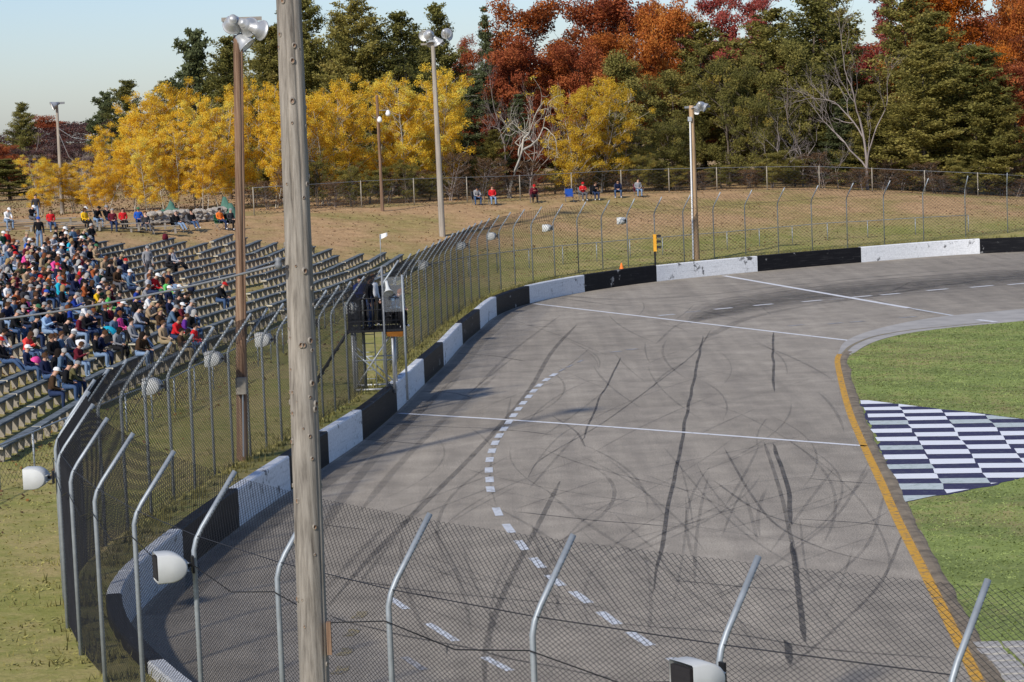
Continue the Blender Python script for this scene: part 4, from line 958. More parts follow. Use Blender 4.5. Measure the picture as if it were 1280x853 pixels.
def broadleaf(key, bark, leaf, H, Wd, seed, nclump=70, per=80, size=0.22, crown_lo=0.25, limbs=14, trunk_r=0.12, open_=0.0, clr=0.55, shape='oval', multi=1):
    g = np.random.default_rng(seed); segs = []; cen = []; rad = []
    for m_ in range(multi):
        d0 = np.array([g.normal(0, .06 + .08 * (multi > 1)), g.normal(0, .06 + .08 * (multi > 1)), 1.0]); p0 = np.array([g.normal(0, .25) * (multi > 1), g.normal(0, .25) * (multi > 1), -0.4])
        tr = curve_limb(p0, d0, H * 0.97, 0.035, 10, g, 0.1); segs.append((tr, np.linspace(trunk_r, 0.02, 11)))
        for i in range(limbs):
            u = crown_lo + (0.97 - crown_lo) * (i + g.random()) / limbs; k = u * 10; b = tr[int(min(9, k))] + (tr[min(10, int(k) + 1)] - tr[int(min(9, k))]) * (k - int(k))
            a = g.uniform(0, 6.283)
            v = (u - crown_lo) / (1 - crown_lo)
            if shape == 'oval': wr = Wd / 2 * (0.35 + 1.3 * math.sqrt(max(0, v * (1.04 - v)))) 
            else: wr = Wd / 2 * (0.75 + 0.5 * v) * math.sqrt(max(0.03, 1 - v ** 3))
            wr *= g.uniform(0.75, 1.15)
            el = g.uniform(0.25, 0.9); lb = curve_limb(b, (math.cos(a) * math.cos(el), math.sin(a) * math.cos(el), math.sin(el)), wr * 1.25, 0.13, 6, g, 0.2)
            segs.append((lb, np.linspace(trunk_r * 0.42 * (1.1 - 0.7 * u), 0.008, 7)))
            for q in range(3):
                kk = g.integers(2, 6); a2 = g.normal(0, 1, 3); a2[2] = abs(a2[2]) * .6; a2 /= np.linalg.norm(a2)
                tw = curve_limb(lb[kk], a2 + (lb[-1] - lb[0]) / np.linalg.norm(lb[-1] - lb[0]) * .6, wr * 0.5, 0.15, 4, g, .2); segs.append((tw, np.linspace(0.012, 0.005, 5)))
                if g.random() > open_: cen.append(tw[-1]); rad.append(clr * g.uniform(.7, 1.25))
            for kk in (3, 4, 6):
                if g.random() > open_: cen.append(lb[kk] + g.normal(0, clr * .35, 3)); rad.append(clr * g.uniform(.7, 1.3))
        cen.append(tr[-1]); rad.append(clr * .8)
    cen, rad = np.array(cen), np.array(rad)
    keep = g.permutation(len(cen))[:nclump]; V, Q = tree_tubes(segs, 5)
    proto(key, 'tree', V, Q, bark, clumps(cen[keep], rad[keep], per, size, g, mid=np.array([0, 0, H * 0.55])), leaf)
def conifer(key, bark, leaf, H, Wd, seed, whorls=17, lo=0.12, tuft=7, dens=1.0, drop=0.1, irregular=0.3, top_round=0.7, size=0.30):
    g = np.random.default_rng(seed); tr = curve_limb((0, 0, -0.4), (g.normal(0, .03), g.normal(0, .03), 1), H, 0.012, 12, g, 0.02); segs = [(tr, np.linspace(0.16, 0.02, 13))]
    C, Nn, T, S = [], [], [], []
    for i in range(whorls):
        u = lo + (0.985 - lo) * ((i + g.uniform(-.3, .3)) / (whorls - 1)); u = min(max(u, lo), .99); z = u * H; v = (u - lo) / (1 - lo)
        R_ = Wd / 2 * ((1 - v) ** top_round) * (0.55 + 0.45 * min(1, v * 5)) + 0.15
        for b in range(int(g.integers(5, 9) * dens) + 1):
            a = g.uniform(0, 6.283); Lb = R_ * g.uniform(1 - irregular, 1 + irregular * .6)
            el = 0.15 + 0.5 * v - drop; lb = curve_limb((0, 0, z), (math.cos(a) * math.cos(el), math.sin(a) * math.cos(el), math.sin(el)), Lb, 0.07, 5, g, 0.35 if v > .3 else .15); lb[:, :2] += np.interp(z, tr[:, 2], tr[:, 0]), np.interp(z, tr[:, 2], tr[:, 1])
            segs.append((lb, np.linspace(0.035 * (1.1 - v), 0.008, 6)))
            tb = g.normal(0, .15)
            for s in np.linspace(0.22, 1.0, max(3, int(tuft * Lb / (Wd / 2) + 1.5))):
                k = s * 5; p = lb[min(4, int(k))] + (lb[min(5, int(k) + 1)] - lb[min(4, int(k))]) * (k - int(k))
                m_ = 24; q = g.normal(0, 1, (m_, 3)) * np.array([.22, .22, .13]) * (0.55 + .5 * Lb / (Wd / 2)); C.append(p + q + np.array([0, 0, .05])); dd = (lb[-1] - lb[0]) / (Lb + 1e-6)
                Nn.append(np.tile(np.array([0, 0, 0.6]), (m_, 1)) + g.normal(0, .3, (m_, 3))); T.append(np.clip(0.42 + tb + 0.22 * (s - .6) + g.normal(0, .13, m_), 0, 1))
    C, Nn, T = np.vstack(C), np.vstack(Nn), np.concatenate(T); V, Q = leaf_quads(C, Nn, size, g, 1.0, 0.2)
    tv, tq = tree_tubes(segs, 4); proto(key, 'tree', tv, tq, bark, (V, Q, T), leaf)
def bare(key, bark, H, seed, spread=0.6, depth=4, r0=0.11, leaf=None, nleaf=0, twist=0.12, lsize=.16):
    g = np.random.default_rng(seed); segs = []; tips = []
    def br(p, d, Ln, r, lv):
        q = curve_limb(p, d, Ln, twist, 6, g, 0.12); segs.append((q, np.linspace(r, r * 0.55, 7)))
        if lv == 0: tips.append(q[-1]); return
        for c in range(int(g.integers(2, 5)) if lv < depth else 4):
            k = g.integers(2, 7) if c else 6; dd = (q[-1] - q[-2]) / (np.linalg.norm(q[-1] - q[-2]) + 1e-9) + g.normal(0, spread, 3); dd /= np.linalg.norm(dd); br(q[k], dd, Ln * g.uniform(.52, .78), r * 0.52, lv - 1)
    br(np.array([0, 0, -0.3]), np.array([g.normal(0, .05), g.normal(0, .05), 1]), H * 0.42, r0, depth)
    V, Q = tree_tubes(segs, 4); sc = H / V[:, 2].max(); V *= sc
    cr_ = None
    if leaf: tp = np.array(tips) * sc; sel = tp[g.permutation(len(tp))[:nleaf]]; cr_ = clumps(sel, np.full(len(sel), .3), 14, lsize, g)
    proto(key, 'tree', V, Q, bark, cr_, leaf)

for i, sd in enumerate((1, 2, 3)): broadleaf('aspen', 'aspen_bark', 'aspen', 9.0, 3.9, sd, 200, 118, 0.130, 0.15, 30, 0.055, 0.12, 0.42, multi=2)
broadleaf('aspen_pale', 'aspen_bark', 'aspen_pale', 8.0, 4.6, 14, 215, 110, 0.125, 0.10, 30, 0.06, 0.10, 0.42, multi=2)
for sd in (21, 22): broadleaf('rust', 'bark', 'rust', 13, 7.0, sd, 150, 190, 0.21, 0.2, 24, 0.22, 0.05, 0.82, shape='round')
for sd in (23, 24): broadleaf('red', 'bark', 'red', 13, 6.5, sd, 150, 190, 0.21, 0.2, 24, 0.22, 0.08, 0.82, shape='round')
broadleaf('orange', 'bark', 'orange', 13, 6.5, 25, 150, 190, 0.21, 0.2, 24, 0.22, 0.05, 0.8, shape='round')
broadleaf('crimson', 'bark', 'crimson', 13, 6, 26, 110, 150, 0.20, 0.25, 22, 0.2, 0.2, 0.65, shape='round')
for sd in (31, 32): broadleaf('olive', 'bark', 'olive', 11, 6.0, sd, 135, 160, 0.18, 0.12, 22, 0.16, 0.1, 0.68, shape='round')
broadleaf('lightolive', 'bark', 'lightolive', 8, 5.5, 33, 120, 130, 0.16, 0.10, 20, 0.10, 0.15, 0.55, shape='round', multi=2)
broadleaf('brown', 'grey_bark', 'brown', 7.5, 4.8, 34, 75, 45, 0.20, 0.10, 22, 0.08, 0.35, 0.5, shape='round', multi=2)
broadleaf('purple', 'grey_bark', 'purple', 11, 6.0, 35, 95, 55, 0.28, 0.2, 22, 0.14, 0.2, 0.75, shape='round')
for sd in (41, 42): conifer('pine', 'bark', 'pine', 14, 6.2, sd, 21, 0.10, 8, 1.1, 0.0, 0.45, 0.42, 0.21)
for sd in (43, 44): conifer('pine_olive', 'bark', 'pine_olive', 14, 6.8, sd, 22, 0.03, 9, 1.1, 0.05, 0.40, 0.42, 0.21)
conifer('spruce', 'bark', 'spruce', 13, 4.4, 45, 22, 0.06, 7, 1.1, 0.1, 0.25, 0.7, 0.19)
conifer('open_pine', 'bark', 'spruce', 12, 5.4, 46, 15, 0.3, 7, 0.8, 0.0, 0.5, 0.4, 0.32)
bare('bare', 'grey_bark', 13, 57, 0.36, 5, 0.15)
bare('bare', 'grey_bark', 10, 52, 0.35, 5, 0.10)
bare('twisted', 'aspen_bark', 8, 53, 0.75, 4, 0.12, 'aspen', 26, 0.22)
PH = dict(aspen=9, aspen_pale=8, rust=13, red=13, orange=13, crimson=13, olive=11, lightolive=8, brown=7.5, purple=11, pine=14, pine_olive=14, spruce=13, open_pine=12, bare=13, twisted=8)
PW = dict(aspen=4.6, aspen_pale=5.2, rust=8, red=7.5, orange=7.5, crimson=7, olive=7, lightolive=6.5, brown=6, purple=7, pine=5.6, pine_olive=6.4, spruce=4.2, open_pine=5.4, bare=7, twisted=6)
NAMES = dict(aspen='aspen_tree', aspen_pale='aspen_tree', rust='oak_tree', red='oak_tree', orange='oak_tree', crimson='maple_tree', olive='leafy_tree', lightolive='leafy_tree', brown='bush', purple='bare_wood_tree', pine='pine_tree', pine_olive='pine_tree', spruce='spruce_tree', open_pine='pine_tree', bare='bare_tree', twisted='aspen_tree')
GR = dict(aspen='yellow aspens behind the bleachers and bank', aspen_pale='yellow aspens behind the bleachers and bank', rust='red and orange oaks in the forest', red='red and orange oaks in the forest', orange='red and orange oaks in the forest', crimson='crimson maples in the forest', olive='green leafy trees in the forest', lightolive='green leafy trees in the forest', brown='brown thicket bushes along the forest fence', purple='leafless purple grey trees far left', pine='dark pines in the forest', pine_olive='dark pines in the forest', spruce='spruces in the forest', open_pine='dark pines in the forest', bare='bare grey trees in the forest', twisted='yellow aspens behind the bleachers and bank')
tcount = {}
def tree(kind, x, ytop, D, label=None, wpx=None, rz=None, hmin=2.0, group=True):
    pr = PROTO[kind]; k = tcount.get(kind, 0); tcount[kind] = k + 1; tm, cm = pr[k % len(pr)]
    D = max(d_at(min(max(x, 0), 1290), 30.5), 160 if x < 330 else 0) + max(0, D - 160); top = PD(x, ytop, D); bx, by = top[0], D; zb = terr1(bx, by); H_ = max(hmin, top[2] - zb); s = H_ / PH[kind]
    sw = s if wpx is None else (wpx / (F / D)) / PW[kind] * (1.35 if 'pine' in kind else 1.15 if kind in ('red', 'rust', 'orange', 'crimson', 'olive') else 1.0)
    r = empty(NAMES[kind], (bx, by, zb), rng.uniform(0, 6.28) if rz is None else rz, label=label, cat='bush' if kind == 'brown' else 'tree', group=GR[kind] if group else None)
    r.scale = (sw, sw, s)
    link('trunk', tm, r)
    if cm: link('crown', cm, r)
    return r
A = 'yellow aspen '
for x, y, D, wp, lab in [(48, 196, 168, 46, 'small sparse yellow aspen at the far left behind the top of the crowd'), (88, 205, 172, 50, 'low yellow aspen just right of the distant light pole'), (125, 160, 170, 62, A + 'behind the standing spectators at the left'), (158, 140, 168, 66, A + 'second of the long row from the left'), (196, 116, 167, 72, A + 'rising above the blue shirted spectator'), (236, 106, 169, 74, 'tallest yellow aspen left of the brown light pole'), (272, 118, 166, 64, A + 'just left of the brown light pole'), (306, 104, 170, 70, A + 'directly behind the brown light pole'), (336, 112, 167, 66, A + 'half hidden left of the thick foreground pole'), 
                         (405, 114, 166, 66, A + 'just right of the thick foreground pole'), (436, 103, 169, 70, A + 'left of the thin pole with two lamps'), (472, 104, 171, 70, A + 'behind the thin pole with two lamps'), (506, 96, 168, 72, A + 'left of the grey light pole on the bank'), (541, 90, 170, 76, 'broad yellow aspen behind the grey light pole on the bank'), (566, 118, 173, 50, A + 'right of the grey light pole on the bank'), (180, 168, 163, 50, 'short yellow aspen in front of the long yellow row'), (255, 165, 163, 52, 'short yellow aspen behind the people in camp chairs'), (218, 150, 164, 54, 'short yellow aspen between two taller ones left of the brown pole'), (110, 200, 166, 48, 'short yellow aspen beside the crowd top')]:
    tree('aspen', x, y, D, lab, wp)
tree('aspen_pale', 703, 116, 163, 'rounded pale yellow aspen behind the empty blue chair', 76); tree('aspen_pale', 738, 106, 165, 'pale yellow aspen with a white trunk right of its twin', 84)
tree('twisted', 627, 98, 162, 'twisted white aspen with few yellow leaves above the red shirted spectator', 84, 0.4)
tree('twisted', 398, 150, 164, 'pale leggy aspen beside the thick foreground pole', 40, 2.0)
for x, y, D, wp, k, lab in [(232, 42, 192, 56, 'open_pine', 'lone open pine standing against the sky left of the brown light pole'), (150, 105, 250, 58, 'pine', 'distant pine with a flat top above the yellow aspens'), (125, 118, 262, 38, 'open_pine', 'distant thin pine left of the flat topped pine'), (205, 105, 215, 50, 'pine_olive', 'low dark pine behind the left aspens'), (22, 131, 300, 40, 'pine', 'small distant pine at the left edge of the photo'),
                            (278, 52, 190, 74, 'pine', 'broad dark pine left behind the floodlight cluster'), (322, 40, 187, 78, 'pine_olive', 'dark pine right behind the floodlight cluster'), (385, 2, 190, 76, 'pine', 'tall dark pine right of the thick foreground pole'), (436, -2, 186, 92, 'pine_olive', 'broad olive pine with rounded top left of the bare sky twigs'), (492, 22, 184, 88, 'pine', 'dark pine left of the grey light pole'), (552, 10, 194, 62, 'pine', 'dark open topped pine directly behind the floodlights of the grey pole'), (603, 12, 190, 48, 'spruce', 'narrow grey green spruce against the sky'), (585, 90, 178, 70, 'spruce', 'dark spruce between aspens and twisted white aspen'), (640, 120, 176, 60, 'spruce', 'small green spruce behind the twisted white aspen'), (606, 165, 170, 44, 'pine_olive', 'low green pine left of the grey shirted spectator on the hill'),
                            (556, 150, 176, 60, 'pine', 'shaded dark pine low between the aspens'), (352, 20, 196, 80, 'pine', 'dark pine mostly behind the thick pole')]:
    tree(k, x, y, D, lab, wp)
for x, y, D, wp, k, lab in [(690, 10, 186, 128, 'rust', 'large rust orange oak rising at the middle of the skyline'), (648, 60, 180, 92, 'red', 'dark red oak left of the large rust oak'), (722, 62, 178, 90, 'red', 'dark red oak above the pale yellow aspens'), (785, -6, 192, 130, 'red', 'tall dark red oak right of the large rust oak'), (826, 14, 186, 84, 'rust', 'rust oak right of the tall dark red oak'), (760, 50, 180, 80, 'rust', 'rust oak below the tall dark red oak'), (915, -14, 196, 96, 'crimson', 'crimson maple at the top edge right of the middle'), (1075, -28, 198, 90, 'crimson', 'crimson maple behind the big bare tree'), (1212, -30, 184, 118, 'orange', 'bright orange oak at the top right'), (1262, 10, 186, 90, 'rust', 'rust oak in the top right corner'), (1276, 88, 170, 90, 'red', 'dark red oak at the right edge'), (600, 140, 178, 56, 'red', 'small dark red oak low beside the twisted white aspen'), (660, 170, 172, 60, 'red', 'low dark red oak behind the spectators on the hill'), (575, 60, 205, 50, 'red', 'red oak glimpsed behind the pines'), (1135, -10, 196, 70, 'orange', 'orange oak glimpsed between the right pines')]:
    tree(k, x, y, D, lab, wp)
for x, y, D, wp, k, lab in [(795, 78, 174, 104, 'olive', 'green leafy tree right of the pale yellow aspens'), (848, 96, 176, 96, 'olive', 'green leafy tree left of the tan light pole'), (872, 34, 184, 104, 'pine_olive', 'broad green pine above the tan light pole'), (940, 18, 186, 120, 'pine_olive', 'broad olive pine right of the crimson maple'), (1005, -18, 182, 104, 'pine', 'tall dark pine left of the big bare tree'), (905, 74, 170, 100, 'lightolive', 'pale olive leafy tree directly behind the tan light pole'), (940, 118, 166, 84, 'lightolive', 'pale olive leafy tree right of the tan light pole'), (835, 150, 166, 84, 'lightolive', 'low olive leafy tree left of the tan light pole'), (790, 150, 165, 80, 'olive', 'low green leafy tree above the seated hill spectators'), (975, 60, 174, 90, 'olive', 'dim olive tree behind the brown thicket'),
                            (1128, -6, 180, 110, 'pine_olive', 'tall olive pine right of the big bare tree'), (1180, 20, 172, 110, 'pine_olive', 'broad olive pine in front of the bright orange oak'), (1150, 60, 166, 110, 'pine_olive', 'wide low boughed pine near the forest fence at right'), (1215, 62, 168, 104, 'pine', 'dark green pine under the bright orange oak'), (1255, 110, 165, 90, 'pine_olive', 'olive pine beside the right edge red oak'), (1050, 120, 172, 80, 'spruce', 'grey green spruce behind the big bare tree'), (1085, 110, 168, 74, 'pine_olive', 'half hidden olive pine beside the trunk of the big bare tree'), (1040, 30, 190, 90, 'pine', 'dark pine behind the big bare tree at left')]:
    tree(k, x, y, D, lab, wp)
tree('bare', 1078, -18, 163, 'big bare grey tree with forked limbs at the right', 118, 1.1); tree('bare', 480, -6, 182, 'bare treetop twigs against the sky left of the middle', 60); tree('bare', 622, 60, 172, 'bare grey tree left of the large rust oak', 60, .5); tree('bare', 700, 95, 168, 'bare grey twigs above the pale yellow aspens', 60); tree('bare', 1000, 100, 166, 'bare grey tree in the brown thicket', 80); tree('bare', 770, 110, 164, 'slender bare tree right of the pale yellow aspens', 50)
tree('bare', 962, 130, 163, 'small bare tree right of the tan light pole', 56); tree('bare', 1045, 140, 162, 'small bare tree left of the big bare tree', 50); tree('bare', 655, 95, 168, 'bare grey tree between twisted aspen and red oak', 60)
farwood = []
for x, y, D, wp in [(95, 150, 240, 60), (112, 158, 225, 60), (62, 152, 262, 62), (40, 160, 280, 60), (80, 170, 215, 50)]: farwood.append(tree('bare', x, y, D, 'leafless grey tree in the far left wood', wp))
for x, y, D, wp in [(8, 168, 320, 80), (50, 160, 310, 90), (92, 152, 300, 90), (125, 150, 285, 80), (20, 185, 270, 90), (70, 182, 262, 80), (-30, 175, 300, 90), (110, 180, 250, 70), (160, 150, 255, 70)]: farwood.append(tree('purple', x, y, D, 'purple brown nearly leafless tree in the far left wood', wp))
for x, y, D, wp in [(0, 184, 240, 60), (60, 150, 330, 80), (12, 200, 228, 60)]: farwood.append(tree('red', x, y, D, 'dark red tree in the far left wood', wp))
tree('pine', 10, 200, 215, 'shaded dark pine at the left edge', 70)
for x, y, D, wp, k, lab in [(625, 58, 202, 70, 'red', 'dark red oak between the grey green spruce and the bare tree'), (745, 4, 200, 90, 'red', 'red oak filling the skyline between the large rust oak and the tall red oak'), (862, 24, 202, 84, 'rust', 'rust oak filling the skyline left of the crimson maple'), (965, -10, 204, 84, 'crimson', 'crimson maple just right of its twin at the top edge'), (1045, -26, 206, 90, 'pine_olive', 'olive pine high behind the big bare tree'), (1160, -22, 204, 90, 'pine_olive', 'olive pine high behind the orange oak glimpsed at right'), (1290, -10, 200, 90, 'rust', 'rust oak cut off by the top right corner'), (410, 30, 206, 80, 'pine_olive', 'olive pine between the two tall pines right of the thick pole'), (465, 26, 206, 80, 'pine_olive', 'olive pine behind the broad rounded pine'), (525, 46, 204, 70, 'pine', 'dark pine just left of the grey light pole top'), (300, 66, 204, 70, 'pine_olive', 'olive pine between the two pines behind the floodlight cluster'), (255, 88, 206, 60, 'pine', 'dark pine right of the lone open pine')]:
    tree(k, x, y, D, lab, wp)
# deep rows that close the forest
deep = []; bushes = []
for i in range(26):
    x = 360 + i * 37 + rng.uniform(-10, 10); y = np.interp(x, [360, 640, 900, 1300], [40, 70, 40, 20]) + rng.uniform(0, 40); k = ['pine', 'spruce', 'pine_olive', 'red', 'pine'][i % 5] if x > 560 else ['pine', 'pine_olive'][i % 2]
    deep.append(tree(k, x, y, rng.uniform(205, 230), {'pine': 'dark pine deep in the forest', 'pine_olive': 'dark pine deep in the forest', 'spruce': 'spruce deep in the forest', 'red': 'red oak deep in the forest'}[k], 130))
# thicket along the forest fence
for i in range(46):
    x = 330 + i * 21.3 + rng.uniform(-8, 8)
    k = rng.choice(['brown', 'lightolive', 'brown', 'olive']) if 350 < x < 1000 else rng.choice(['brown', 'brown', 'olive'])
    y = rng.uniform(190, 226)
    if k == 'brown': r = tree('brown', x, y, rng.uniform(160.5, 165), 'brown twiggy bush', 52, hmin=1.4)
    else:
        r = tree(k, x, y, rng.uniform(161, 166), 'low green bush', 50, hmin=1.4); r.name = 'bush'; r['category'] = 'bush'; r['group'] = 'green thicket bushes along the forest fence'
    bushes.append(r)
NTH = ['first', 'second', 'third', 'fourth', 'fifth', 'sixth', 'seventh', 'eighth', 'ninth', 'tenth', 'eleventh', 'twelfth', 'thirteenth', 'fourteenth', 'fifteenth', 'sixteenth', 'seventeenth', 'eighteenth', 'nineteenth', 'twentieth']
def number_left_to_right(objs, fmt):
    objs = sorted(objs, key=lambda o: to_px(o.location)[0])
    for k, o in enumerate(objs): o['label'] = fmt.format(NTH[k])
for key, nm in (('dark pine deep', 'dark pines'), ('spruce deep', 'spruces'), ('red oak deep', 'red oaks')): number_left_to_right([o for o in deep if o['label'].startswith(key)], '{} from the left of the ' + nm + ' deep in the forest')
byb = {}
for o in bushes:
    x = to_px(o.location)[0]; bay = int(np.searchsorted([q[0] for q in BF], x)); byb.setdefault((o['label'], bay), []).append(o)
for (lb, bay), os_ in byb.items():
    for k, o in enumerate(sorted(os_, key=lambda o: to_px(o.location)[0])): o['label'] = f"{lb}, {['left one', 'next one', 'third one', 'fourth one'][k] if len(os_) > 1 else 'only one'} behind bay {NTH[min(bay, 16)]} of the forest fence".replace('bay ' + NTH[min(bay, 16)], 'the ' + NTH[min(bay, 16)] + ' bay')
for key in ('leafless grey tree', 'purple brown nearly leafless tree', 'dark red tree'): number_left_to_right([o for o in farwood if o['label'].startswith(key)], '{} from the left of the ' + key + 's in the far left wood')
# leaf litter and brush on the forest floor
def brush():
    g = np.random.default_rng(77); n = 30000; x = g.uniform(-70, 60, n); y = g.uniform(160, 250, n); tq, _ = near_path(np.stack([x, y], 1)); ok = tq > 31; x, y = x[ok], y[ok]; n = len(x); z = terr(np.stack([x, y], 1)); h = g.random(n) ** 2 * np.where(x < -18, 0.35, 1.1)
    V, Q = leaf_quads(np.stack([x, y, z + h], 1), np.tile([0, 0, .4], (n, 1)), 0.17, g); link('forest_brush', quads_mesh('forest_brush', V, Q, LM['brown'], tint=g.random(n)), kind='stuff')
brush()
# tufts of grass along the fence foot and barrier
def tufts():
    g = np.random.default_rng(5); n = 15000; s = g.uniform(BS[20], BS[-30], n); t = np.where(g.random(n) < .7, g.normal(-0.1, .15, n), g.uniform(-.6, 1.6, n)); k = np.searchsorted(BS, s).clip(1, len(B) - 1)
    p = B[k] + Bn[k] * t[:, None] + g.normal(0, .3, (n, 2)) * .5; z = terr(p); h = g.uniform(.05, .16, n) * np.where(np.abs(t) < .3, 1.5, 1); w_ = g.uniform(.012, .03, n); a = g.uniform(0, 6.28, n); lx, ly = g.normal(0, .05, n), g.normal(0, .05, n)
    V = np.stack([np.stack([p[:, 0] - np.cos(a) * w_, p[:, 1] - np.sin(a) * w_, z - .02], 1), np.stack([p[:, 0] + np.cos(a) * w_, p[:, 1] + np.sin(a) * w_, z - .02], 1), np.stack([p[:, 0] + lx, p[:, 1] + ly, z + h], 1)], 1)
    tt, _ = near_path(p); V = V[tt > -.65]
    link('grass_tufts', quads_mesh('grass_tufts', V.reshape(-1, 3), np.arange(len(V) * 3).reshape(-1, 3), M['tuft']), kind='stuff')
tufts()

# ================================================================== BLEACHERS
guide = smooth(resample(spline(np.array([(-14.2, 40), (-13.9, 52), (-13.75, 63), (-13.35, 72), (-12.5, 83), (-11.5, 95), (-10.2, 106), (-8.4, 118), (-6.7, 128), (-5.0, 138.5)]), 0.5), 0.5), 10)
gn = normals_left(guide); gs = np.r_[0, np.cumsum(np.linalg.norm(np.diff(guide, axis=0), axis=1))]
def row_pt(i, s):
    p = np.array([np.interp(s, gs, guide[:, 0]), np.interp(s, gs, guide[:, 1])]); n = np.array([np.interp(s, gs, gn[:, 0]), np.interp(s, gs, gn[:, 1])]); return p + n * i * 1.0, n
leg_mb = MB(); leg_mb.hexa([(-.05, -.06, -.12), (.05, -.06, -.12), (.05, .06, -.12), (-.05, .06, -.12)], [(-.05, -.12, .37), (.05, -.12, .37), (.05, .12, .37), (-.05, .12, .37)]); leg_me = leg_mb.mesh('leg', M['stub'])
SEAT_H = 0.43
plank_cache = {}
ORD = ['first', 'second', 'third', 'fourth', 'fifth', 'sixth', 'seventh', 'eighth', 'ninth', 'tenth', 'eleventh', 'twelfth', 'thirteenth', 'fourteenth', 'fifteenth', 'sixteenth', 'seventeenth', 'eighteenth', 'nineteenth', 'twentieth', 'twenty first', 'twenty second', 'twenty third', 'twenty fourth']
seats = []; nbench = 0; bench_rows = {}
NROW = 20
for i in range(NROW):
    s = rng.uniform(0, 2.0)
    while s < gs[-1] - 3:
        Ln = rng.choice([4.3, 4.8, 4.8, 5.2]); a, n_a = row_pt(i, s); b, _ = row_pt(i, min(gs[-1], s + Ln)); s0 = s; s += Ln + rng.choice([0.12, 0.15, 0.2, 1.0])
        if s0 + Ln > gs[-1] - (0 if i < 12 else (i - 11) * 2.6): break
        za, zb = terr1(*a), terr1(*b); m_ = (a + b) / 2; qx, qy = to_px((m_[0], m_[1], (za + zb) / 2 + SEAT_H)); 
        qa, qb = to_px((*a, za + .4)), to_px((*b, zb + .4))
        if max(qa[0], qb[0]) < -6 or min(qa[1], qb[1]) > 640 or qx > 560: continue
        if rng.random() < 0.05 and i > 2: continue
        d = b - a; W_ = np.linalg.norm(d); rz = math.atan2(d[1], d[0]); root = empty('bench', (m_[0], m_[1], (za + zb) / 2), rz, label='blue grey plank bench on short legs', cat='bench', group='plank benches of the bleachers')
        tilt = math.atan2(zb - za, W_); mb = MB(); mb.box((0, 0, SEAT_H - 0.03), (W_, 0.27, 0.06))
        pk = mb.build('plank', M['plank'], root, rot=(0, -tilt, 0)); mb = MB()
        for e in (-1, 1): mb.box((e * (W_ / 2 + 0.008), 0, SEAT_H - 0.03), (0.016, 0.262, 0.055))
        mb.build('end_board', M['plank_end'], root, rot=(0, -tilt, 0))
        for k in range(6):
            x_ = -W_ / 2 + 0.28 + k * (W_ - 0.56) / 5; link('leg', leg_me, root, (x_, 0, (zb - za) * x_ / W_ - 0.0))
        bench_rows.setdefault(i, []).append((root, qx, qy)); nbench += 1
        k = 0.3
        while k < W_ - 0.2:
            p = a + d * (k / W_); seats.append((i, s0 + k, np.array([p[0], p[1], za + (zb - za) * k / W_ + SEAT_H]), math.atan2(-n_a[1], -n_a[0]))); k += rng.uniform(0.50, 0.66)
for i, lst in bench_rows.items():
    for k, (r, qx, qy) in enumerate(lst):
        if k == len(lst) - 1: r['label'] = f'blue grey bench at the far end of the {ORD[i]} row up from the rail fence'
        elif k == 0: r['label'] = f'blue grey bench at the near end of the {ORD[i]} row up from the rail fence'
        else: r['label'] = f'blue grey plank bench {ORD[k]} along the {ORD[i]} row up from the rail fence'
# ================================================================== PEOPLE
SK = [plain('skin_a', (0.50, 0.28, 0.19), 0.6), plain('skin_b', (0.58, 0.35, 0.25), 0.6), plain('skin_c', (0.40, 0.21, 0.13), 0.6)]
CL = {}
def cloth(nm, c): CL[nm] = plain('cloth_' + nm.replace(' ', '_'), c, 0.9, 0, 0.15, 14, 0.15, 0.1); return CL[nm]
TOPS = {'black': (.012, .012, .014), 'dark navy': (.015, .02, .05), 'charcoal': (.04, .04, .045), 'dark green': (.015, .05, .03), 'brown': (.06, .035, .02), 'grey': (.26, .26, .27), 'light grey': (.42, .42, .44), 'maroon': (.12, .015, .025), 'red': (.55, .02, .025), 'blue': (.02, .09, .40), 'royal blue': (.02, .05, .28), 'white': (.72, .72, .72), 'pink': (.75, .08, .30), 'turquoise': (.02, .40, .55), 'purple': (.12, .03, .25), 'orange': (.70, .17, .03), 'rust': (.33, .09, .03), 'yellow': (.75, .45, .02), 'lime green': (.12, .50, .12), 'tan': (.36, .26, .16), 'olive': (.12, .11, .05), 'slate blue': (.10, .16, .24), 'coral red': (.75, .07, .06), 'pale blue': (.28, .42, .62)}
LEGS = {'blue jeans': (.055, .095, .18), 'pale jeans': (.19, .27, .39), 'dark jeans': (.025, .04, .09), 'black trousers': (.014, .014, .016), 'khaki trousers': (.28, .22, .13), 'grey trousers': (.10, .10, .11)}
HATS = {'black cap': (.012, .012, .012), 'white cap': (.75, .75, .73), 'red cap': (.45, .02, .02), 'blue cap': (.03, .08, .35), 'grey cap': (.25, .25, .25), 'green cap': (.05, .14, .07), 'tan cap': (.36, .27, .16)}
HAIRW = [7, 7, 1.5, 3, 2]
HAIR = {'brown hair': (.07, .035, .018), 'dark hair': (.015, .011, .009), 'blond hair': (.30, .20, .09), 'grey hair': (.33, .32, .30), 'auburn hair': (.14, .05, .02)}
for d_ in (TOPS, LEGS, HATS, HAIR):
    for k, v in d_.items(): cloth(k, v)
SHOE = [cloth('dark shoe', (.02, .018, .016)), cloth('white shoe', (.7, .7, .7))]

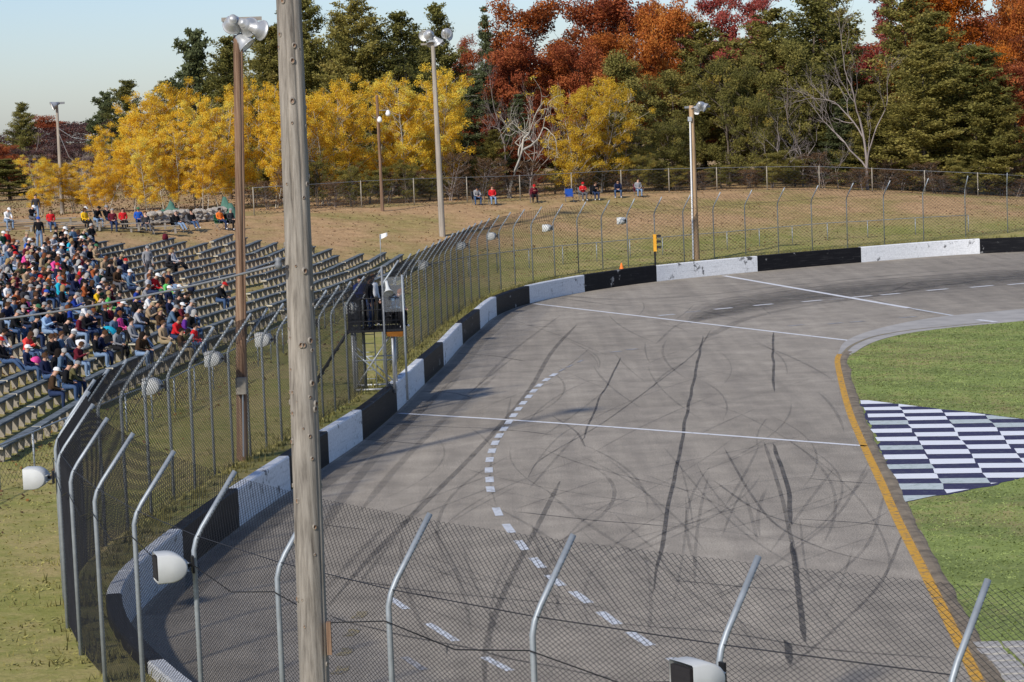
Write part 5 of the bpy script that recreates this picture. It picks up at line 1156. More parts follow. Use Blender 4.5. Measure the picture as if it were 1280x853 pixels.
def body_mesh(name, J, female=False):
    """one continuous skinned figure; J gives the joints of the pose"""
    V, E, Rr, part = [], [], [], []
    def v(p, r, pt): V.append(p); Rr.append(r); part.append(pt); return len(V) - 1
    def e(a, b): E.append((a, b))
    pel = v(J['pel'], .155, 2); bel = v(J['bel'], .145, 1); ch = v(J['ch'], .165, 1); up_ = v(J['up'], .135, 1); nk = v(J['nk'], .060, 0)
    hl = v(J['hl'], .078, 0); hm = v(J['hm'], .100, 0); ht = v(J['ht'], .074, 0)
    for a, b in ((pel, bel), (bel, ch), (ch, up_), (up_, nk), (nk, hl), (hl, hm), (hm, ht)): e(a, b)
    for s in 'LR':
        sh = v(J['sh' + s], .078, 1); el = v(J['el' + s], .054, 1); wr = v(J['wr' + s], .036, 1); ha = v(J['ha' + s], .036, 0); e(up_, sh); e(sh, el); e(el, wr); e(wr, ha)
        hp = v(J['hp' + s], .105, 2); kn = v(J['kn' + s], .075, 2); md = v(tuple((Vector(J['kn' + s]) + Vector(J['an' + s])) / 2), .062, 2); an = v(J['an' + s], .048, 2); to = v(J['to' + s], .045, 3); e(pel, hp); e(hp, kn); e(kn, md); e(md, an); e(an, to)
    me = bpy.data.meshes.new(name); me.from_pydata(V, E, []); o = bpy.data.objects.new('tmp', me); col.objects.link(o)
    o.modifiers.new('s', 'SKIN'); o.modifiers.new('d', 'SUBSURF').levels = 1
    if not me.skin_vertices: bpy.context.view_layer.update()
    sk = me.skin_vertices[0].data if me.skin_vertices else me.attributes['skin'].data
    for i, r in enumerate(Rr): sk[i].radius = (r, r * (0.82 if part[i] in (1, 2) and i < 4 else 1)); sk[i].use_root = (i == 0)
    dg = bpy.context.evaluated_depsgraph_get(); dg.update(); ev = o.evaluated_get(dg); m2 = bpy.data.meshes.new_from_object(ev); m2.name = name
    bpy.data.objects.remove(o); 
    segs = [(np.array(V[a]), np.array(V[b]), part[a], part[b]) for a, b in E]
    vs = [tuple(x.co) for x in m2.vertices]; fs = [tuple(p.vertices) for p in m2.polygons]; mi = []
    for p in m2.polygons:
        c = np.array(p.center); bd = 1e9; bm_ = 0
        for a, b, pa, pb in segs:
            ab = b - a; u = float(np.clip(np.dot(c - a, ab) / (ab @ ab), 0, 1)); dd = np.linalg.norm(c - a - ab * u)
            ra = dd
            if ra < bd: bd = ra; bm_ = pa if u < 0.5 else pb
        mi.append(bm_)
    mb = MB(); mb.v = vs; mb.f = fs; mb.m = mi
    hm_, f_ = Vector(J['hm']), Vector(J['face']).normalized(); sd = f_.cross(Vector((0, 0, 1))).normalized(); u_ = sd.cross(f_)
    mb.add([hm_ + f_ * .075 + u_ * .02, hm_ + f_ * .075 - sd * .018 - u_ * .025, hm_ + f_ * .125 - u_ * .02, hm_ + f_ * .075 + sd * .018 - u_ * .025], [(0, 1, 2), (0, 2, 3), (1, 3, 2)], 0)
    for q in (-1, 1):
        mb.ball(hm_ + sd * q * .092 - f_ * .005, .026, 6, 0, (.5, 1, 1.2)); mb.ball(hm_ + f_ * .088 + sd * q * .034 + u_ * .022, .011, 5, 4)
    mb.box(hm_ + f_ * .088 - u_ * .052, (.040, .012, .008), math.atan2(f_.y, f_.x) - math.pi / 2, 4)
    for s, q in (('L', -1), ('R', 1)):
        w_, h_ = Vector(J['wr' + s]), Vector(J['ha' + s]); d = (h_ - w_).normalized(); ac = d.cross(Vector((0, 0, 1))); ac = ac.normalized() if ac.length > .1 else Vector((1, 0, 0)); dn = ac.cross(d)
        for k, ln in enumerate((.070, .080, .076, .060)):
            b_ = h_ + ac * (k - 1.5) * .019 + d * .012; mb.tube([b_, b_ + d * ln * .5 - dn * .006, b_ + d * ln * .85 - dn * .03 * (1 if dn.z > 0 else -1)], [.010, .009, .006], 5, 0)
        b_ = h_ - d * .02 + ac * q * -.032; mb.tube([b_, b_ + ac * q * -.028 + d * .02, b_ + ac * q * -.034 + d * .05], [.012, .010, .007], 5, 0)
    return mb.mesh(name, [SK[0], CL['black'], CL['blue jeans'], SHOE[0], M['black']], True)
def seated(lean=0.05, arm='lap', legs='down', turn=0.0, headdown=0.0, seat=True):
    J = {}; y = lean
    J['pel'] = (0, 0.0, .10); J['bel'] = (0, .02 + y * .35, .27); J['ch'] = (0, .02 + y * .75, .43); J['up'] = (0, .01 + y, .54); J['nk'] = (0, .03 + y * 1.12, .635)
    J['hl'] = (0, .06 + y * 1.25 + headdown * .03, .70 - headdown * .01); J['hm'] = (0, .065 + y * 1.35 + headdown * .06, .775 - headdown * .03); J['ht'] = (0, .045 + y * 1.4 + headdown * .08, .86 - headdown * .05); J['face'] = (math.sin(turn), math.cos(turn), -0.12 - headdown * .5)
    for s, q in (('L', -1), ('R', 1)):
        J['sh' + s] = (q * .185, y * .97, .535)
        if arm == 'lap': J['el' + s], J['wr' + s], J['ha' + s] = (q * .235, .05 + y * .6, .29), (q * .11, .27 + y * .3, .215), (q * .05, .34 + y * .3, .21)
        elif arm == 'knees': J['el' + s], J['wr' + s], J['ha' + s] = (q * .22, .22 + y * .5, .27), (q * .10, .43 + y * .2, .22), (q * .05, .50 + y * .2, .20)
        elif arm == 'crossed': J['el' + s], J['wr' + s], J['ha' + s] = (q * .24, .10 + y, .32), (q * -.02, .22 + y, .36), (q * -.10, .20 + y, .37)
        elif arm == 'phone': J['el' + s], J['wr' + s], J['ha' + s] = (q * .21, .10 + y, .31), (q * .08, .30 + y, .40), (q * .04, .36 + y, .43)
        J['hp' + s] = (q * .10, .06, .085)
        if legs == 'down': J['kn' + s], J['an' + s], J['to' + s] = (q * .14, .44, .085), (q * .14, .42, -.34), (q * .16, .56, -.39)
        elif legs == 'wide': J['kn' + s], J['an' + s], J['to' + s] = (q * .21, .42, .09), (q * .19, .40, -.34), (q * .23, .53, -.39)
        elif legs == 'out': J['kn' + s], J['an' + s], J['to' + s] = (q * .12, .46, .10), (q * .12, .74, -.26), (q * .14, .86, -.20)
        elif legs == 'cross': J['kn' + s], J['an' + s], J['to' + s] = ((q * .10, .44, .10 if q < 0 else .17), (q * .10 if q < 0 else -.02, .42 if q < 0 else .62, -.34 if q < 0 else -.10), (q * .11 if q < 0 else -.02, .56 if q < 0 else .74, -.39 if q < 0 else -.06))
    return J
def standing(arm='down', turn=0.0):
    J = dict(pel=(0, 0, .95), bel=(0, .01, 1.10), ch=(0, 0, 1.28), up=(0, -.01, 1.40), nk=(0, .0, 1.49), hl=(0, .03, 1.56), hm=(0, .035, 1.635), ht=(0, .02, 1.715), face=(math.sin(turn), math.cos(turn), -.08))
    for s, q in (('L', -1), ('R', 1)):
        J['sh' + s] = (q * .19, -.01, 1.395)
        if arm == 'down': J['el' + s], J['wr' + s], J['ha' + s] = (q * .25, -.01, 1.12), (q * .24, .08, .90), (q * .23, .11, .82)
        else: J['el' + s], J['wr' + s], J['ha' + s] = (q * .25, .05, 1.15), (q * .10, .26, 1.16), (q * .03, .31, 1.17)
        J['hp' + s], J['kn' + s], J['an' + s], J['to' + s] = (q * .10, 0, .90), (q * .11, .03, .50), (q * .12, -.02, .08), (q * .14, .12, .035)
    return J
POSES = {'upright': seated(.02, 'lap'), 'leaning': seated(.20, 'knees', 'wide', 0, .8), 'crossed': seated(.04, 'crossed', 'down', .5), 'slumped': seated(.13, 'lap', 'wide', -.4, .5), 'phone': seated(.10, 'phone', 'down', .1, 1.2), 'legs out': seated(-.08, 'lap', 'out', .2), 'cross legged': seated(-.02, 'lap', 'cross', -.5), 'standing': standing('down', .3), 'standing hands': standing('up', -.3)}
BODY = {k: body_mesh('person', J) for k, J in POSES.items()}
# headwear and hair, modelled round the head joint
def cap_mesh():
    mb = MB(); mb.lathe([(.108, .005), (.110, .03), (.098, .075), (.060, .108), (.001, .118)], 12); vs = []
    for k in range(9):
        a = math.pi * (0.18 + 0.64 * k / 8); vs += [(math.cos(a) * .105, math.sin(a) * .105, .02), (math.cos(a) * .10, math.sin(a) * .105 + .085 * math.sin(math.pi * (k / 8)) ** .6, -.002)]
    mb.add(vs, [(2 * k, 2 * k + 1, 2 * k + 3, 2 * k + 2) for k in range(8)]); return mb.mesh('cap', CL['black cap'], True)
def hair_mesh(long_=False):
    mb = MB(); n = 12; vs = []; fs = []; rows = 6
    for j in range(rows):
        ph = math.pi / 2 * (j / (rows - 1)) * (1.25 if not long_ else 1.5)
        for k in range(n):
            a = 2 * math.pi * k / n; front = max(0, math.sin(a)); p_ = ph * (1 - .42 * front); r = .112 * math.sin(min(p_, 1.57)) ; z = .112 * math.cos(p_) if p_ < 1.57 else -.112 * (p_ - 1.57) * (1.9 if long_ else 1.0)
            vs.append((math.cos(a) * max(r, .004), math.sin(a) * max(r, .004) - .012, z + .008))
    for j in range(rows - 1):
        for k in range(n): k2 = (k + 1) % n; fs.append((j * n + k, (j + 1) * n + k, (j + 1) * n + k2, j * n + k2))
    mb.add(vs, fs); return mb.mesh('hair', CL['brown hair'], True)
CAP, HAIRM, HAIRL = cap_mesh(), hair_mesh(), hair_mesh(True)
used_labels = set()
def person(pos, rz, pose, top, legs, head, where, skin=None, scale=1.0, zrel=0.0, group='spectators seated on the bleachers'):
    o = bpy.data.objects.new('person', BODY[pose]); col.objects.link(o); o.location = (pos[0], pos[1], pos[2] + zrel); o.rotation_euler = (0, 0, rz - math.pi / 2); o.scale = (scale,) * 3
    mats = [SK[rng.randrange(3)] if skin is None else SK[skin], CL[top], CL[legs], SHOE[rng.random() < .35]]
    for i, m in enumerate(mats): o.material_slots[i].link = 'OBJECT'; o.material_slots[i].material = m
    J = POSES[pose]; hm = J['hm']; f = J['face']; rt = math.atan2(f[1], f[0]) - math.pi / 2
    nm = 'cap' if 'cap' in head else 'hair'; long_ = 'long' in head; key = head.replace('long ', '')
    if nm == 'cap': h = link('cap', CAP, o, hm, (f[2] * .5, 0, rt))
    else: h = link('hair', HAIRL if long_ else HAIRM, o, hm, (f[2] * .5, 0, rt))
    h.material_slots[0].link = 'OBJECT'; h.material_slots[0].material = CL[key]
    pz = {'standing': 'standing', 'standing hands': 'standing'}.get(pose, 'seated')
    lab = f'person in {top} top, {legs} and {head} {where}'
    tag(o, lab, 'person', group); used_labels.add(lab); return o
used_looks = set()
def look(top=None, legs=None, head=None):
    for _ in range(300):
        t = top or rng.choices(list(TOPS), [26, 18, 14, 4, 6, 9, 6, 5, 3, 1, 1.5, 4, 1, 0.7, 0.8, 0.8, 2, 0.3, 0.4, 5, 5, 7, 0.5, 2])[0]
        l = legs or rng.choices(list(LEGS), [9, 5, 6, 5, 2, 2])[0]
        h = head or (rng.choices(list(HATS), [10, 5, 1, 1, 5, 0.8, 2])[0] if rng.random() < .55 else rng.choice(['', '', 'long ']) + rng.choices(list(HAIR), HAIRW)[0])
        if (t, l, h) not in used_looks: used_looks.add((t, l, h)); return t, l, h
    return t, l, h
# people the photo lets one pick out: (pixel of the chest, top, legs, head, pose)
KNOWN = [((28, 437), 'coral red', 'blue jeans', 'long brown hair', 'phone'), ((72, 465), 'black', 'blue jeans', 'black cap', 'slumped'), ((82, 458), 'charcoal', 'dark jeans', 'dark hair', 'slumped'), ((164, 404), 'light grey', 'blue jeans', 'black cap', 'leaning'), ((136, 385), 'lime green', 'khaki trousers', 'blond hair', 'upright'), ((148, 398), 'pink', 'black trousers', 'long auburn hair', 'upright'), ((68, 357), 'turquoise', 'dark jeans', 'grey cap', 'upright'), ((82, 306), 'turquoise', 'grey trousers', 'long blond hair', 'slumped'), ((34, 381), 'pink', 'grey trousers', 'long dark hair', 'upright'), ((22, 325), 'pink', 'blue jeans', 'blond hair', 'leaning'), ((10, 298), 'red', 'dark jeans', 'grey cap', 'upright'), ((113, 346), 'rust', 'dark jeans', 'brown hair', 'leaning'), ((62, 398), 'dark navy', 'blue jeans', 'dark hair', 'slumped'), ((128, 370), 'dark green', 'blue jeans', 'brown hair', 'upright'), ((167, 390), 'black', 'dark jeans', 'dark hair', 'phone'), ((192, 386), 'charcoal', 'pale jeans', 'dark hair', 'leaning'), ((220, 380), 'charcoal', 'pale jeans', 'black cap', 'phone'), ((226, 401), 'purple', 'pale jeans', 'brown hair', 'slumped'), ((216, 413), 'red', 'dark jeans', 'auburn hair', 'leaning'), ((240, 415), 'red', 'blue jeans', 'dark hair', 'upright'), ((205, 417), 'tan', 'khaki trousers', 'brown hair', 'upright'), ((272, 365), 'black', 'blue jeans', 'red cap', 'leaning'), ((220, 322), 'light grey', 'black trousers', 'auburn hair', 'legs out'), ((207, 330), 'charcoal', 'black trousers', 'blond hair', 'slumped'), ((205, 348), 'black', 'pale jeans', 'grey hair', 'legs out'), ((186, 344), 'grey', 'grey trousers', 'grey cap', 'slumped'), ((90, 318), 'light grey', 'grey trousers', 'brown hair', 'upright'), ((6, 350), 'maroon', 'dark jeans', 'dark hair', 'leaning'), ((60, 350), 'orange', 'black trousers', 'dark hair', 'crossed'), ((8, 390), 'dark navy', 'pale jeans', 'grey cap', 'upright'), ((105, 395), 'tan', 'dark jeans', 'tan cap', 'slumped'), ((40, 395), 'slate blue', 'dark jeans', 'green cap', 'leaning'), ((78, 378), 'slate blue', 'blue jeans', 'brown hair', 'leaning'), ((42, 410), 'black', 'dark jeans', 'black cap', 'slumped'), ((57, 410), 'pale blue', 'pale jeans', 'tan cap', 'phone'), ((106, 408), 'black', 'dark jeans', 'grey cap', 'phone'), ((124, 430), 'dark navy', 'dark jeans', 'brown hair', 'phone'), ((2, 440), 'black', 'blue jeans', 'red cap', 'legs out')]
CROWD = [(-8, 262), (40, 268), (105, 285), (118, 300), (130, 322), (158, 330), (190, 338), (215, 350), (232, 385), (255, 420), (200, 432), (150, 432), (110, 432), (88, 470), (60, 482), (30, 452), (-8, 470)]
def inside(x, y, poly):
    c = False; j = len(poly) - 1
    for i in range(len(poly)):
        if (poly[i][1] > y) != (poly[j][1] > y) and x < (poly[j][0] - poly[i][0]) * (y - poly[i][1]) / (poly[j][1] - poly[i][1]) + poly[i][0]: c = not c
        j = i
    return c
seat_px = [to_px(s[2] + np.array([0, 0, 0.42])) for s in seats]; taken = set(); npeople = 0
def sit_at(k, pose, t, l, h, where):
    i, s, p, rz = seats[k]; taken.add(k)
    return person(p, rz + rng.uniform(-.35, .25), pose, t, l, h, where, scale=rng.uniform(.94, 1.06))
for (x, y), t, l, h, pose in KNOWN:
    best = min((k for k in range(len(seats)) if k not in taken), key=lambda k: (seat_px[k][0] - x) ** 2 + (seat_px[k][1] - y) ** 2); look(t, l, h)
    sit_at(best, pose, t, l, h, f'in the {ORD[seats[best][0]]} bench row')
row_last = {}
order = list(range(len(seats))); rng.shuffle(order)
for k in order:
    sx, sy = seat_px[k]
    if k in taken or not inside(sx, sy, CROWD): continue
    if any((seats[q][0] == seats[k][0] and abs(seats[q][1] - seats[k][1]) < .48) for q in taken): continue
    dens = (0.72 if sx < 150 and sy < 400 else 0.38)
    if rng.random() > dens: continue
    pose = rng.choices(['upright', 'leaning', 'crossed', 'slumped', 'phone', 'legs out', 'cross legged'], [5, 4, 3, 4, 2, 1, 2])[0]; t, l, h = look()
    sit_at(k, pose, t, l, h, f'in the {ORD[seats[k][0]]} bench row'); npeople += 1
    if npeople > 190: break
print('PEOPLE', npeople + len(KNOWN), 'BENCHES', nbench)

# ================================================================== CHAIRS AND PEOPLE ON THE HILL
CH_COL = {'blue': cloth('chair blue', (.02, .07, .30)), 'black': cloth('chair black', (.015, .015, .018)), 'green': cloth('chair green', (.03, .12, .06)), 'grey': cloth('chair grey', (.16, .16, .17)), 'maroon': cloth('chair maroon', (.12, .02, .03))}
def camp_chair(p, rz, colr, label):
    r = empty('camp_chair', p, rz - math.pi / 2, label=label, cat='folding chair', group='folding camp chairs on the grass bank')
    mb = MB(); mb.box((0, .02, .40), (.50, .46, .03)); mb.build('seat', CH_COL[colr], r)
    mb = MB(); mb.hexa([(-.27, -.24, .42), (.27, -.24, .42), (.27, -.20, .42), (-.27, -.20, .42)], [(-.27, -.36, .92), (.27, -.36, .92), (.27, -.33, .92), (-.27, -.33, .92)]); mb.build('backrest', CH_COL[colr], r)
    for q in (-1, 1):
        mb = MB(); mb.tube([(q * .28, .26, 0), (q * .26, -.22, .42), (q * .27, -.35, .94)], .014, 5); mb.build('leg', M['galv_dark'], r); mb = MB(); mb.tube([(q * .28, -.30, 0), (q * .26, .25, .42), (q * .28, .26, .60)], .014, 5); mb.build('leg', M['galv_dark'], r)
        mb = MB(); mb.box((q * .29, .0, .61), (.07, .54, .03)); mb.build('armrest', CH_COL[colr], r)
    return r
HILL = [((596, 257), 'grey', 'blue jeans', 'black cap', 'leaning', 'black', 'left of all on the hill'), ((616, 257), 'red', 'pale jeans', 'brown hair', 'upright', 'black', 'second on the hill'), ((668, 254), 'maroon', 'black trousers', 'red cap', 'phone', 'maroon', 'alone on the hill'), ((729, 252), 'red', 'grey trousers', 'red cap', 'crossed', 'grey', 'beside the empty blue chair'), ((744, 251), 'black', 'dark jeans', 'brown hair', 'phone', 'black', 'beside the red top'), ((773, 248), 'dark navy', 'blue jeans', 'dark hair', 'leaning', 'black', 'right of the hill middle'), ((798, 246.5), 'grey', 'pale jeans', 'dark hair', 'upright', 'maroon', 'rightmost on the hill'),
        ((222, 291), 'black', 'pale jeans', 'grey hair', 'legs out', 'black', 'beside the green tarp'), ((241, 290), 'black', 'blue jeans', 'black cap', 'legs out', 'grey', 'right of the green tarp'), ((276, 288), 'orange', 'dark jeans', 'dark hair', 'cross legged', 'green', 'left of the brown pole'), ((289, 288), 'charcoal', 'black trousers', 'grey cap', 'upright', 'black', 'nearest the brown pole')]
for (x, y), t, l, h, pose, cc, wh in HILL:
    p = PT(x, y); p[2] = terr1(p[0], p[1]); rz = math.atan2(-1, 0.15 if x > 400 else 0.9) + rng.uniform(-.2, .2)
    camp_chair(p, rz, cc, f'{cc} folding chair under the person in {t} top {wh}')
    q = p + np.array([math.cos(rz) * -.05, math.sin(rz) * -.05, .43]); person(q, rz, pose, t, l, h, wh, group='spectators in camp chairs on the grass bank')
p = PT(712, 253); camp_chair((p[0], p[1], terr1(p[0], p[1])), -1.5, 'blue', 'empty bright blue folding chair on the far grass bank')

# old plank seats on top of the bank, with the people who use them
def old_bench(x, y, Ln, label, rz=0.12):
    p = PT(x, y); z = terr1(p[0], p[1]); r = empty('bench', (p[0], p[1], z), rz, label=label, cat='bench', group='old plank seats on top of the bank')
    for dy in (-.14, .02): mb = MB(); mb.box((0, dy, .42), (Ln, .14, .05)); mb.build('plank', M['old_wood'], r)
    mb = MB(); mb.box((0, .42, .16), (Ln, .22, .05)); mb.build('plank', M['old_wood'], r)
    for k in (-1, 0, 1): mb = MB(); mb.box((k * Ln * .42, -.04, .18), (.12, .26, .42)); mb.build('leg', M['old_wood'], r)
    return p, z, rz
for x, y, Ln, lab, who in [(15, 287, 5.0, 'old grey plank seat at the left edge on top of the bank', [(-1.2, 'black', 'dark jeans', 'black cap', 'slumped'), (-.3, 'white', 'pale jeans', 'white cap', 'leaning')]),
                      (82, 290, 4.6, 'old grey plank seat left of the yellow shirted spectator', [(-.8, 'red', 'blue jeans', 'brown hair', 'upright'), (1.1, 'yellow', 'black trousers', 'long brown hair', 'upright')]),
                      (120, 286, 4.0, 'old grey plank seat under the black clothed group', [(-.7, 'grey', 'black trousers', 'white cap', 'slumped'), (.0, 'black', 'pale jeans', 'black cap', 'leaning'), (.7, 'black', 'dark jeans', 'grey cap', 'legs out')]),
                      (146, 290, 3.0, 'old grey plank seat under the maroon jacket', [(-.2, 'maroon', 'dark jeans', 'grey hair', 'upright')]), (174, 288, 3.6, 'old grey plank seat under the bright blue shirt', [(-.9, 'red', 'black trousers', 'dark hair', 'upright'), (0.0, 'blue', 'dark jeans', 'green cap', 'upright')]),
                      (192, 293, 3.0, 'old grey plank seat right of the bright blue shirt', [(-.4, 'charcoal', 'grey trousers', 'brown hair', 'legs out')]), (50, 283, 4.4, 'old grey plank seat beside the standing man', [(-.5, 'black', 'grey trousers', 'white cap', 'phone')])]:
    p, z, rz = old_bench(x, y, Ln, lab)
    for dx, t, l, h, pose in who: person((p[0] + math.cos(rz) * dx, p[1] + math.sin(rz) * dx - .06, z + .45), math.atan2(-1, .8) + rng.uniform(-.4, .4), pose, t, l, h, 'on the bank top planks', group='spectators on top of the bank')
for x, y, t, l, h, pose, wh in [(46, 277, 'charcoal', 'pale jeans', 'dark hair', 'standing', 'standing highest on the bank'), (50, 313, 'black', 'pale jeans', 'blue cap', 'standing', 'standing among the seated crowd'), (116, 322, 'black', 'blue jeans', 'grey hair', 'standing hands', 'standing right of the crowd'), (93, 326, 'slate blue', 'black trousers', 'dark hair', 'standing hands', 'standing in the upper crowd'), (186, 352, 'grey', 'grey trousers', 'grey cap', 'standing', 'standing in the thin right crowd')]:
    p = PT(x, y); p[2] = terr1(p[0], p[1]); person(p, rng.uniform(-1.4, -.3), pose, t, l, h, wh, group='standing spectators')

# crew on the flag stand
for dx, dy, dz, t, l, h, pose, wh, rz in [(-.38, .15, 2.08, 'royal blue', 'black trousers', 'black cap', 'standing hands', 'standing on the flag stand', -.9), (.02, .45, 2.08, 'white', 'khaki trousers', 'brown hair', 'standing', 'behind on the flag stand', -.6), (-.05, -.35, 2.08, 'black', 'dark jeans', 'dark hair', 'standing', 'front left on the flag stand', -.3)]:
    person(stand_o + np.array([dx, dy, dz]), rz, pose, t, l, h, wh, group='crew on the flag stand')
st = empty('stool', stand_o + np.array([.66, -.32, 2.07]), label='small black stool on the flag stand under the seated crew member', cat='stool')
mb = MB(); mb.lathe([(.001, .42), (.17, .42), (.18, .40), (.17, .37), (.001, .37)], 12); mb.build('seat', M['black'], st)
for k in range(4): mb = MB(); a = math.pi / 4 + k * math.pi / 2; mb.tube([(math.cos(a) * .12, math.sin(a) * .12, .38), (math.cos(a) * .17, math.sin(a) * .17, 0)], .013, 5); mb.build('leg', M['black'], st)
person(stand_o + np.array([.66, -.32, 2.07 + .43]), -.5, 'leaning', 'slate blue', 'black trousers', 'auburn hair', 'on the flag stand stool', skin=1, group='crew on the flag stand')

# ================================================================== STROLLER, BAGS, STONES, TARPS
p = PT(143, 447); z = terr1(p[0], p[1]); r = empty('stroller', (p[0], p[1], z), -.9, label='black stroller with teal trimmed hood parked below the bench rows', cat='stroller')
for x in (-.24, .24):
    mb = MB(); mb.tube([(x, .38, .12), (x, .05, .52), (x, -.32, 1.02)], .016, 6); mb.build('frame_tube', M['galv_dark'], r); mb = MB(); mb.tube([(x, -.36, .13), (x, .12, .60)], .016, 6); mb.build('frame_tube', M['galv_dark'], r)
    for y in (.38, -.36): mb = MB(); mb.lathe([(.06, -.02), (.125, -.025), (.125, .025), (.06, .02), (.06, -.02)], 14, Matrix.Translation((x * 1.12, y, .125)) @ Matrix.Rotation(math.pi / 2, 4, 'Y')); mb.build('wheel', M['black'], r)
mb = MB(); mb.tube([(-.24, -.32, 1.02), (.24, -.32, 1.02)], .02, 6); mb.build('handle', M['black'], r)
mb = MB(); mb.hexa([(-.2, -.16, .42), (.2, -.16, .42), (.2, .26, .46), (-.2, .26, .46)], [(-.2, -.18, .50), (.2, -.18, .50), (.2, .26, .52), (-.2, .26, .52)]); mb.hexa([(-.2, -.24, .46), (.2, -.24, .46), (.2, -.16, .46), (-.2, -.16, .46)], [(-.2, -.34, .96), (.2, -.34, .96), (.2, -.28, .96), (-.2, -.28, .96)]); mb.build('seat', M['black'], r)
mb = MB(); vs = []
for i in range(6):
    a = math.pi * (.12 + .5 * i / 5)
    for k in range(7): b_ = math.pi * k / 6; vs.append((-.23 * math.cos(b_), -.24 + math.cos(a) * .42 * max(.25, math.sin(b_)), .78 + math.sin(a) * .36 * max(.3, math.sin(b_))))
mb.add(vs, [(i * 7 + k, i * 7 + k + 1, (i + 1) * 7 + k + 1, (i + 1) * 7 + k) for i in range(5) for k in range(6)]); mb.build('hood', CL['turquoise'], r)
mb = MB(); mb.box((0, .02, .24), (.40, .42, .16)); mb.build('basket', CL['charcoal'], r)

def bag(pos, rz, colr, label, s_=1.0):
    r = empty('bag', pos, rz, label=label, cat='bag', group='bags on the bleachers'); mb = MB(); vs = []
    prof = [(.16, 0), (.20, .05), (.19, .16), (.15, .25), (.08, .29)]
    for w_, z in prof: vs += [(math.cos(a) * w_ * s_ * (1.2 if abs(math.cos(a)) > .5 else 1), math.sin(a) * w_ * .7 * s_, z * s_) for a in [2 * math.pi * k / 10 for k in range(10)]]
    mb.add(vs, [(j * 10 + k, j * 10 + (k + 1) % 10, (j + 1) * 10 + (k + 1) % 10, (j + 1) * 10 + k) for j in range(4) for k in range(10)] + [tuple(40 + k for k in range(10))]); mb.build('pouch', CL[colr], r, True)
    mb = MB(); mb.tube([(-.1 * s_, 0, .26 * s_), (-.07 * s_, 0, .38 * s_), (.07 * s_, 0, .38 * s_), (.1 * s_, 0, .26 * s_)], .012, 5); mb.build('strap', CL['black'], r)
for (x, y), c_, lab in [((237, 361), 'dark navy', 'dark navy bag lying on an empty bench below the brown pole'), ((185, 396), 'black', 'black bag between the front rows near the fence'), ((102, 430), 'white', 'white and red bag pile beside the person reading a phone'), ((70, 290), 'red', 'red bag chair on the top planks'), ((205, 300), 'maroon', 'maroon blanket bag on the uppermost bench end'), ((47, 456), 'pink', 'pink bag near the lowest seated couple'), ((130, 408), 'charcoal', 'charcoal backpack on a front bench')]:
    free = [k for k in range(len(seats)) if k not in taken]; k = min(free, key=lambda k: (seat_px[k][0] - x) ** 2 + (seat_px[k][1] - y + 8) ** 2); taken.add(k); bag(seats[k][2] + np.array([0, 0, .002]), rng.uniform(0, 3), c_, lab, 1.15)

def stones():
    a, b = PT(186, 282), PT(290, 274); r = empty('stone_wall', (a[0], a[1], terr1(a[0], a[1])), label='low rough wall of pale stones behind the camp chairs', cat='stone wall'); g = random.Random(4); o = np.array(r.location)
    me = []
    for v in range(4):
        mb = MB(); mb.ball((0, 0, 0), .5, 8); gg = np.random.default_rng(v); mb.v = [tuple(np.array(q) * (1 + gg.normal(0, .12, 3))) for q in mb.v]; me.append(mb.mesh('stone', M['stone']))
    for lay in range(3):
        n_ = 26 - lay * 4
        for k in range(n_):
            u = (k + g.uniform(.1, .9)) / n_; p = a + (b - a) * u; z = terr1(p[0], p[1]) + .14 + lay * .24; s_ = g.uniform(.9, 1.3)
            q = link('stone', me[g.randrange(4)], r, (p[0] - o[0] + g.uniform(-.1, .1), p[1] - o[1] + g.uniform(-.15, .15), z - o[2]), (g.uniform(-.2, .2), g.uniform(-.2, .2), g.uniform(0, 3))); q.scale = (.55 * s_, .42 * s_, .32 * s_)
stones()
def tarp(x, y, wd, h, label):
    p = PT(x, y); z = terr1(p[0], p[1]); mb = MB(); n_ = 9; vs = []; g = np.random.default_rng(int(x))
    for j in range(n_):
        for i in range(n_):
            u, v = i / (n_ - 1) - .5, j / (n_ - 1) - .5; vs.append((u * wd, v * 1.4, max(.02, h * (.55 + .45 * math.sin(u * 9 + x) * math.sin(v * 8 + 1)) * max(0, 1 - 3.2 * u * u - 2.6 * v * v) ** .7 + g.normal(0, .07))))
    mb.add(vs, [(j * n_ + i, j * n_ + i + 1, (j + 1) * n_ + i + 1, (j + 1) * n_ + i) for j in range(n_ - 1) for i in range(n_ - 1)]); mb.build('tarp', M['tarp'], None, True, loc=(p[0], p[1] - .5, z), label=label, cat='tarp', group='green tarps over the stone wall')
tarp(215, 275, 1.6, 1.35, 'crumpled green tarp left of the people in camp chairs'); tarp(285, 273, 1.5, 1.5, 'crumpled green tarp just left of the brown light pole')

# fallen leaves blown over the bank
def fallen():
    g = np.random.default_rng(9); n = 26000; k = g.integers(10, len(B) - 10, n); t = g.uniform(3, 33, n) ** 1.0; p = B[k] + Bn[k] * t[:, None] + g.normal(0, .5, (n, 2)); z = terr(p) + .03
    V, Q = leaf_quads(np.c_[p, z], np.tile([0, 0, 3.0], (n, 1)), 0.16, g); link('fallen_leaves', quads_mesh('fallen_leaves', V, Q, LM['brown'], tint=g.random(n) ** .6), kind='stuff')
fallen()

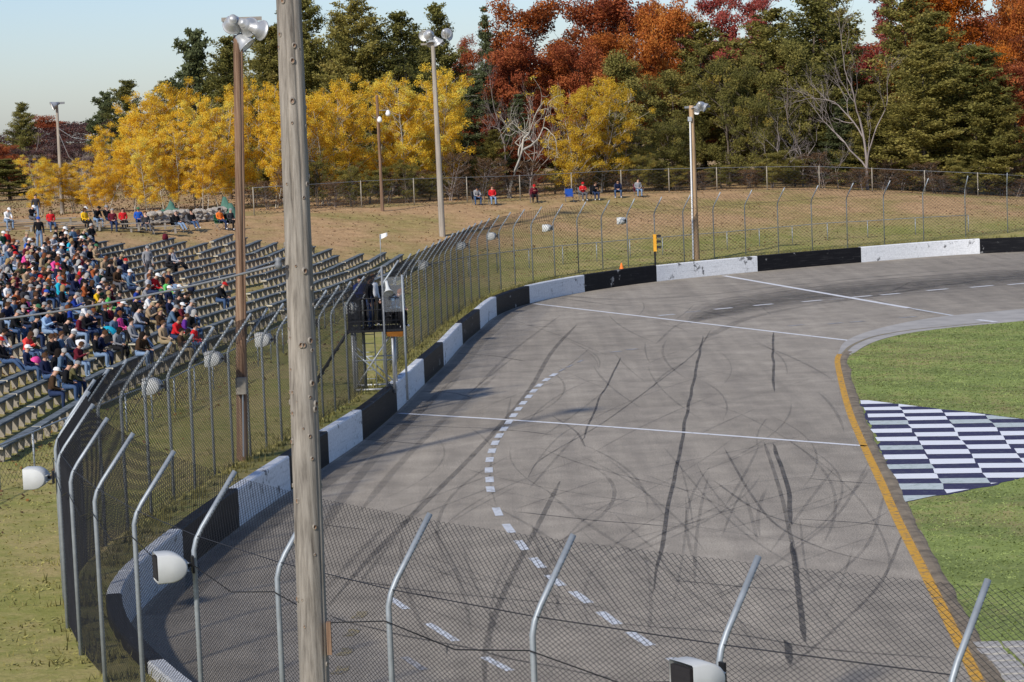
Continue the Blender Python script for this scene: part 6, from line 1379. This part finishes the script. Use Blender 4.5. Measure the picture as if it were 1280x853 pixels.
# blades of grass over the infield and the near lawn, to break the sheet
def blades(name, p, z, hs, mat):
    g = np.random.default_rng(len(p)); n = len(p); h = g.uniform(*hs, n); w_ = g.uniform(.018, .045, n); a = g.uniform(0, 6.28, n); lx, ly = g.normal(0, .05, n), g.normal(0, .05, n)
    V = np.stack([np.stack([p[:, 0] - np.cos(a) * w_, p[:, 1] - np.sin(a) * w_, z - .01], 1), np.stack([p[:, 0] + np.cos(a) * w_, p[:, 1] + np.sin(a) * w_, z - .01], 1), np.stack([p[:, 0] + lx, p[:, 1] + ly, z + h], 1)], 1)
    link(name, quads_mesh(name, V.reshape(-1, 3), np.arange(n * 3).reshape(-1, 3), mat), kind='stuff')
def infield_blades():
    g = np.random.default_rng(31); n = 150000; y = g.uniform(36, 106, n); x = g.uniform(7, 26, n)
    ys = yel_s[:, 1]; xs = yel_s[:, 0]; o_ = np.argsort(ys); ex = np.interp(y, ys[o_], xs[o_]) + .42
    chk = np.array([P(q[0], q[1])[:2] for q in [(1070, 499), (1290, 526), (1290, 596), (1236, 611), (1128, 631)]])
    ins = np.zeros(n, bool); j = len(chk) - 1
    for i in range(len(chk)):
        c_ = ((chk[i, 1] > y) != (chk[j, 1] > y)) & (x < (chk[j, 0] - chk[i, 0]) * (y - chk[i, 1]) / (chk[j, 1] - chk[i, 1] + 1e-9) + chk[i, 0]); ins ^= c_; j = i
    gx_ = np.array(gx); fy = np.interp(x, gx_[:, 0], gx_[:, 1]) - .3
    ok = (x > ex) & ~ins & (y < fy); p = np.stack([x[ok], y[ok]], 1)
    m1 = plain('infield_blade', (0.195, 0.24, 0.075), 0.9, 0, 0.4, 0.9); blades('infield_blades', p, np.full(len(p), .012), (.015, .04), m1)
    s = g.uniform(BS[20], BS[-1] * .45, 70000); t = g.uniform(.2, 24, 70000); k = np.searchsorted(BS, s).clip(1, len(B) - 1); p = B[k] + Bn[k] * t[:, None] + g.normal(0, .3, (70000, 2)); tt, _ = near_path(p); p = p[tt > .1]
    m2 = plain('lawn_blade', (0.25, 0.23, 0.075), 0.9, 0, 0.5, 0.8); blades('lawn_blades', p, terr(p), (.02, .05), m2)
infield_blades()
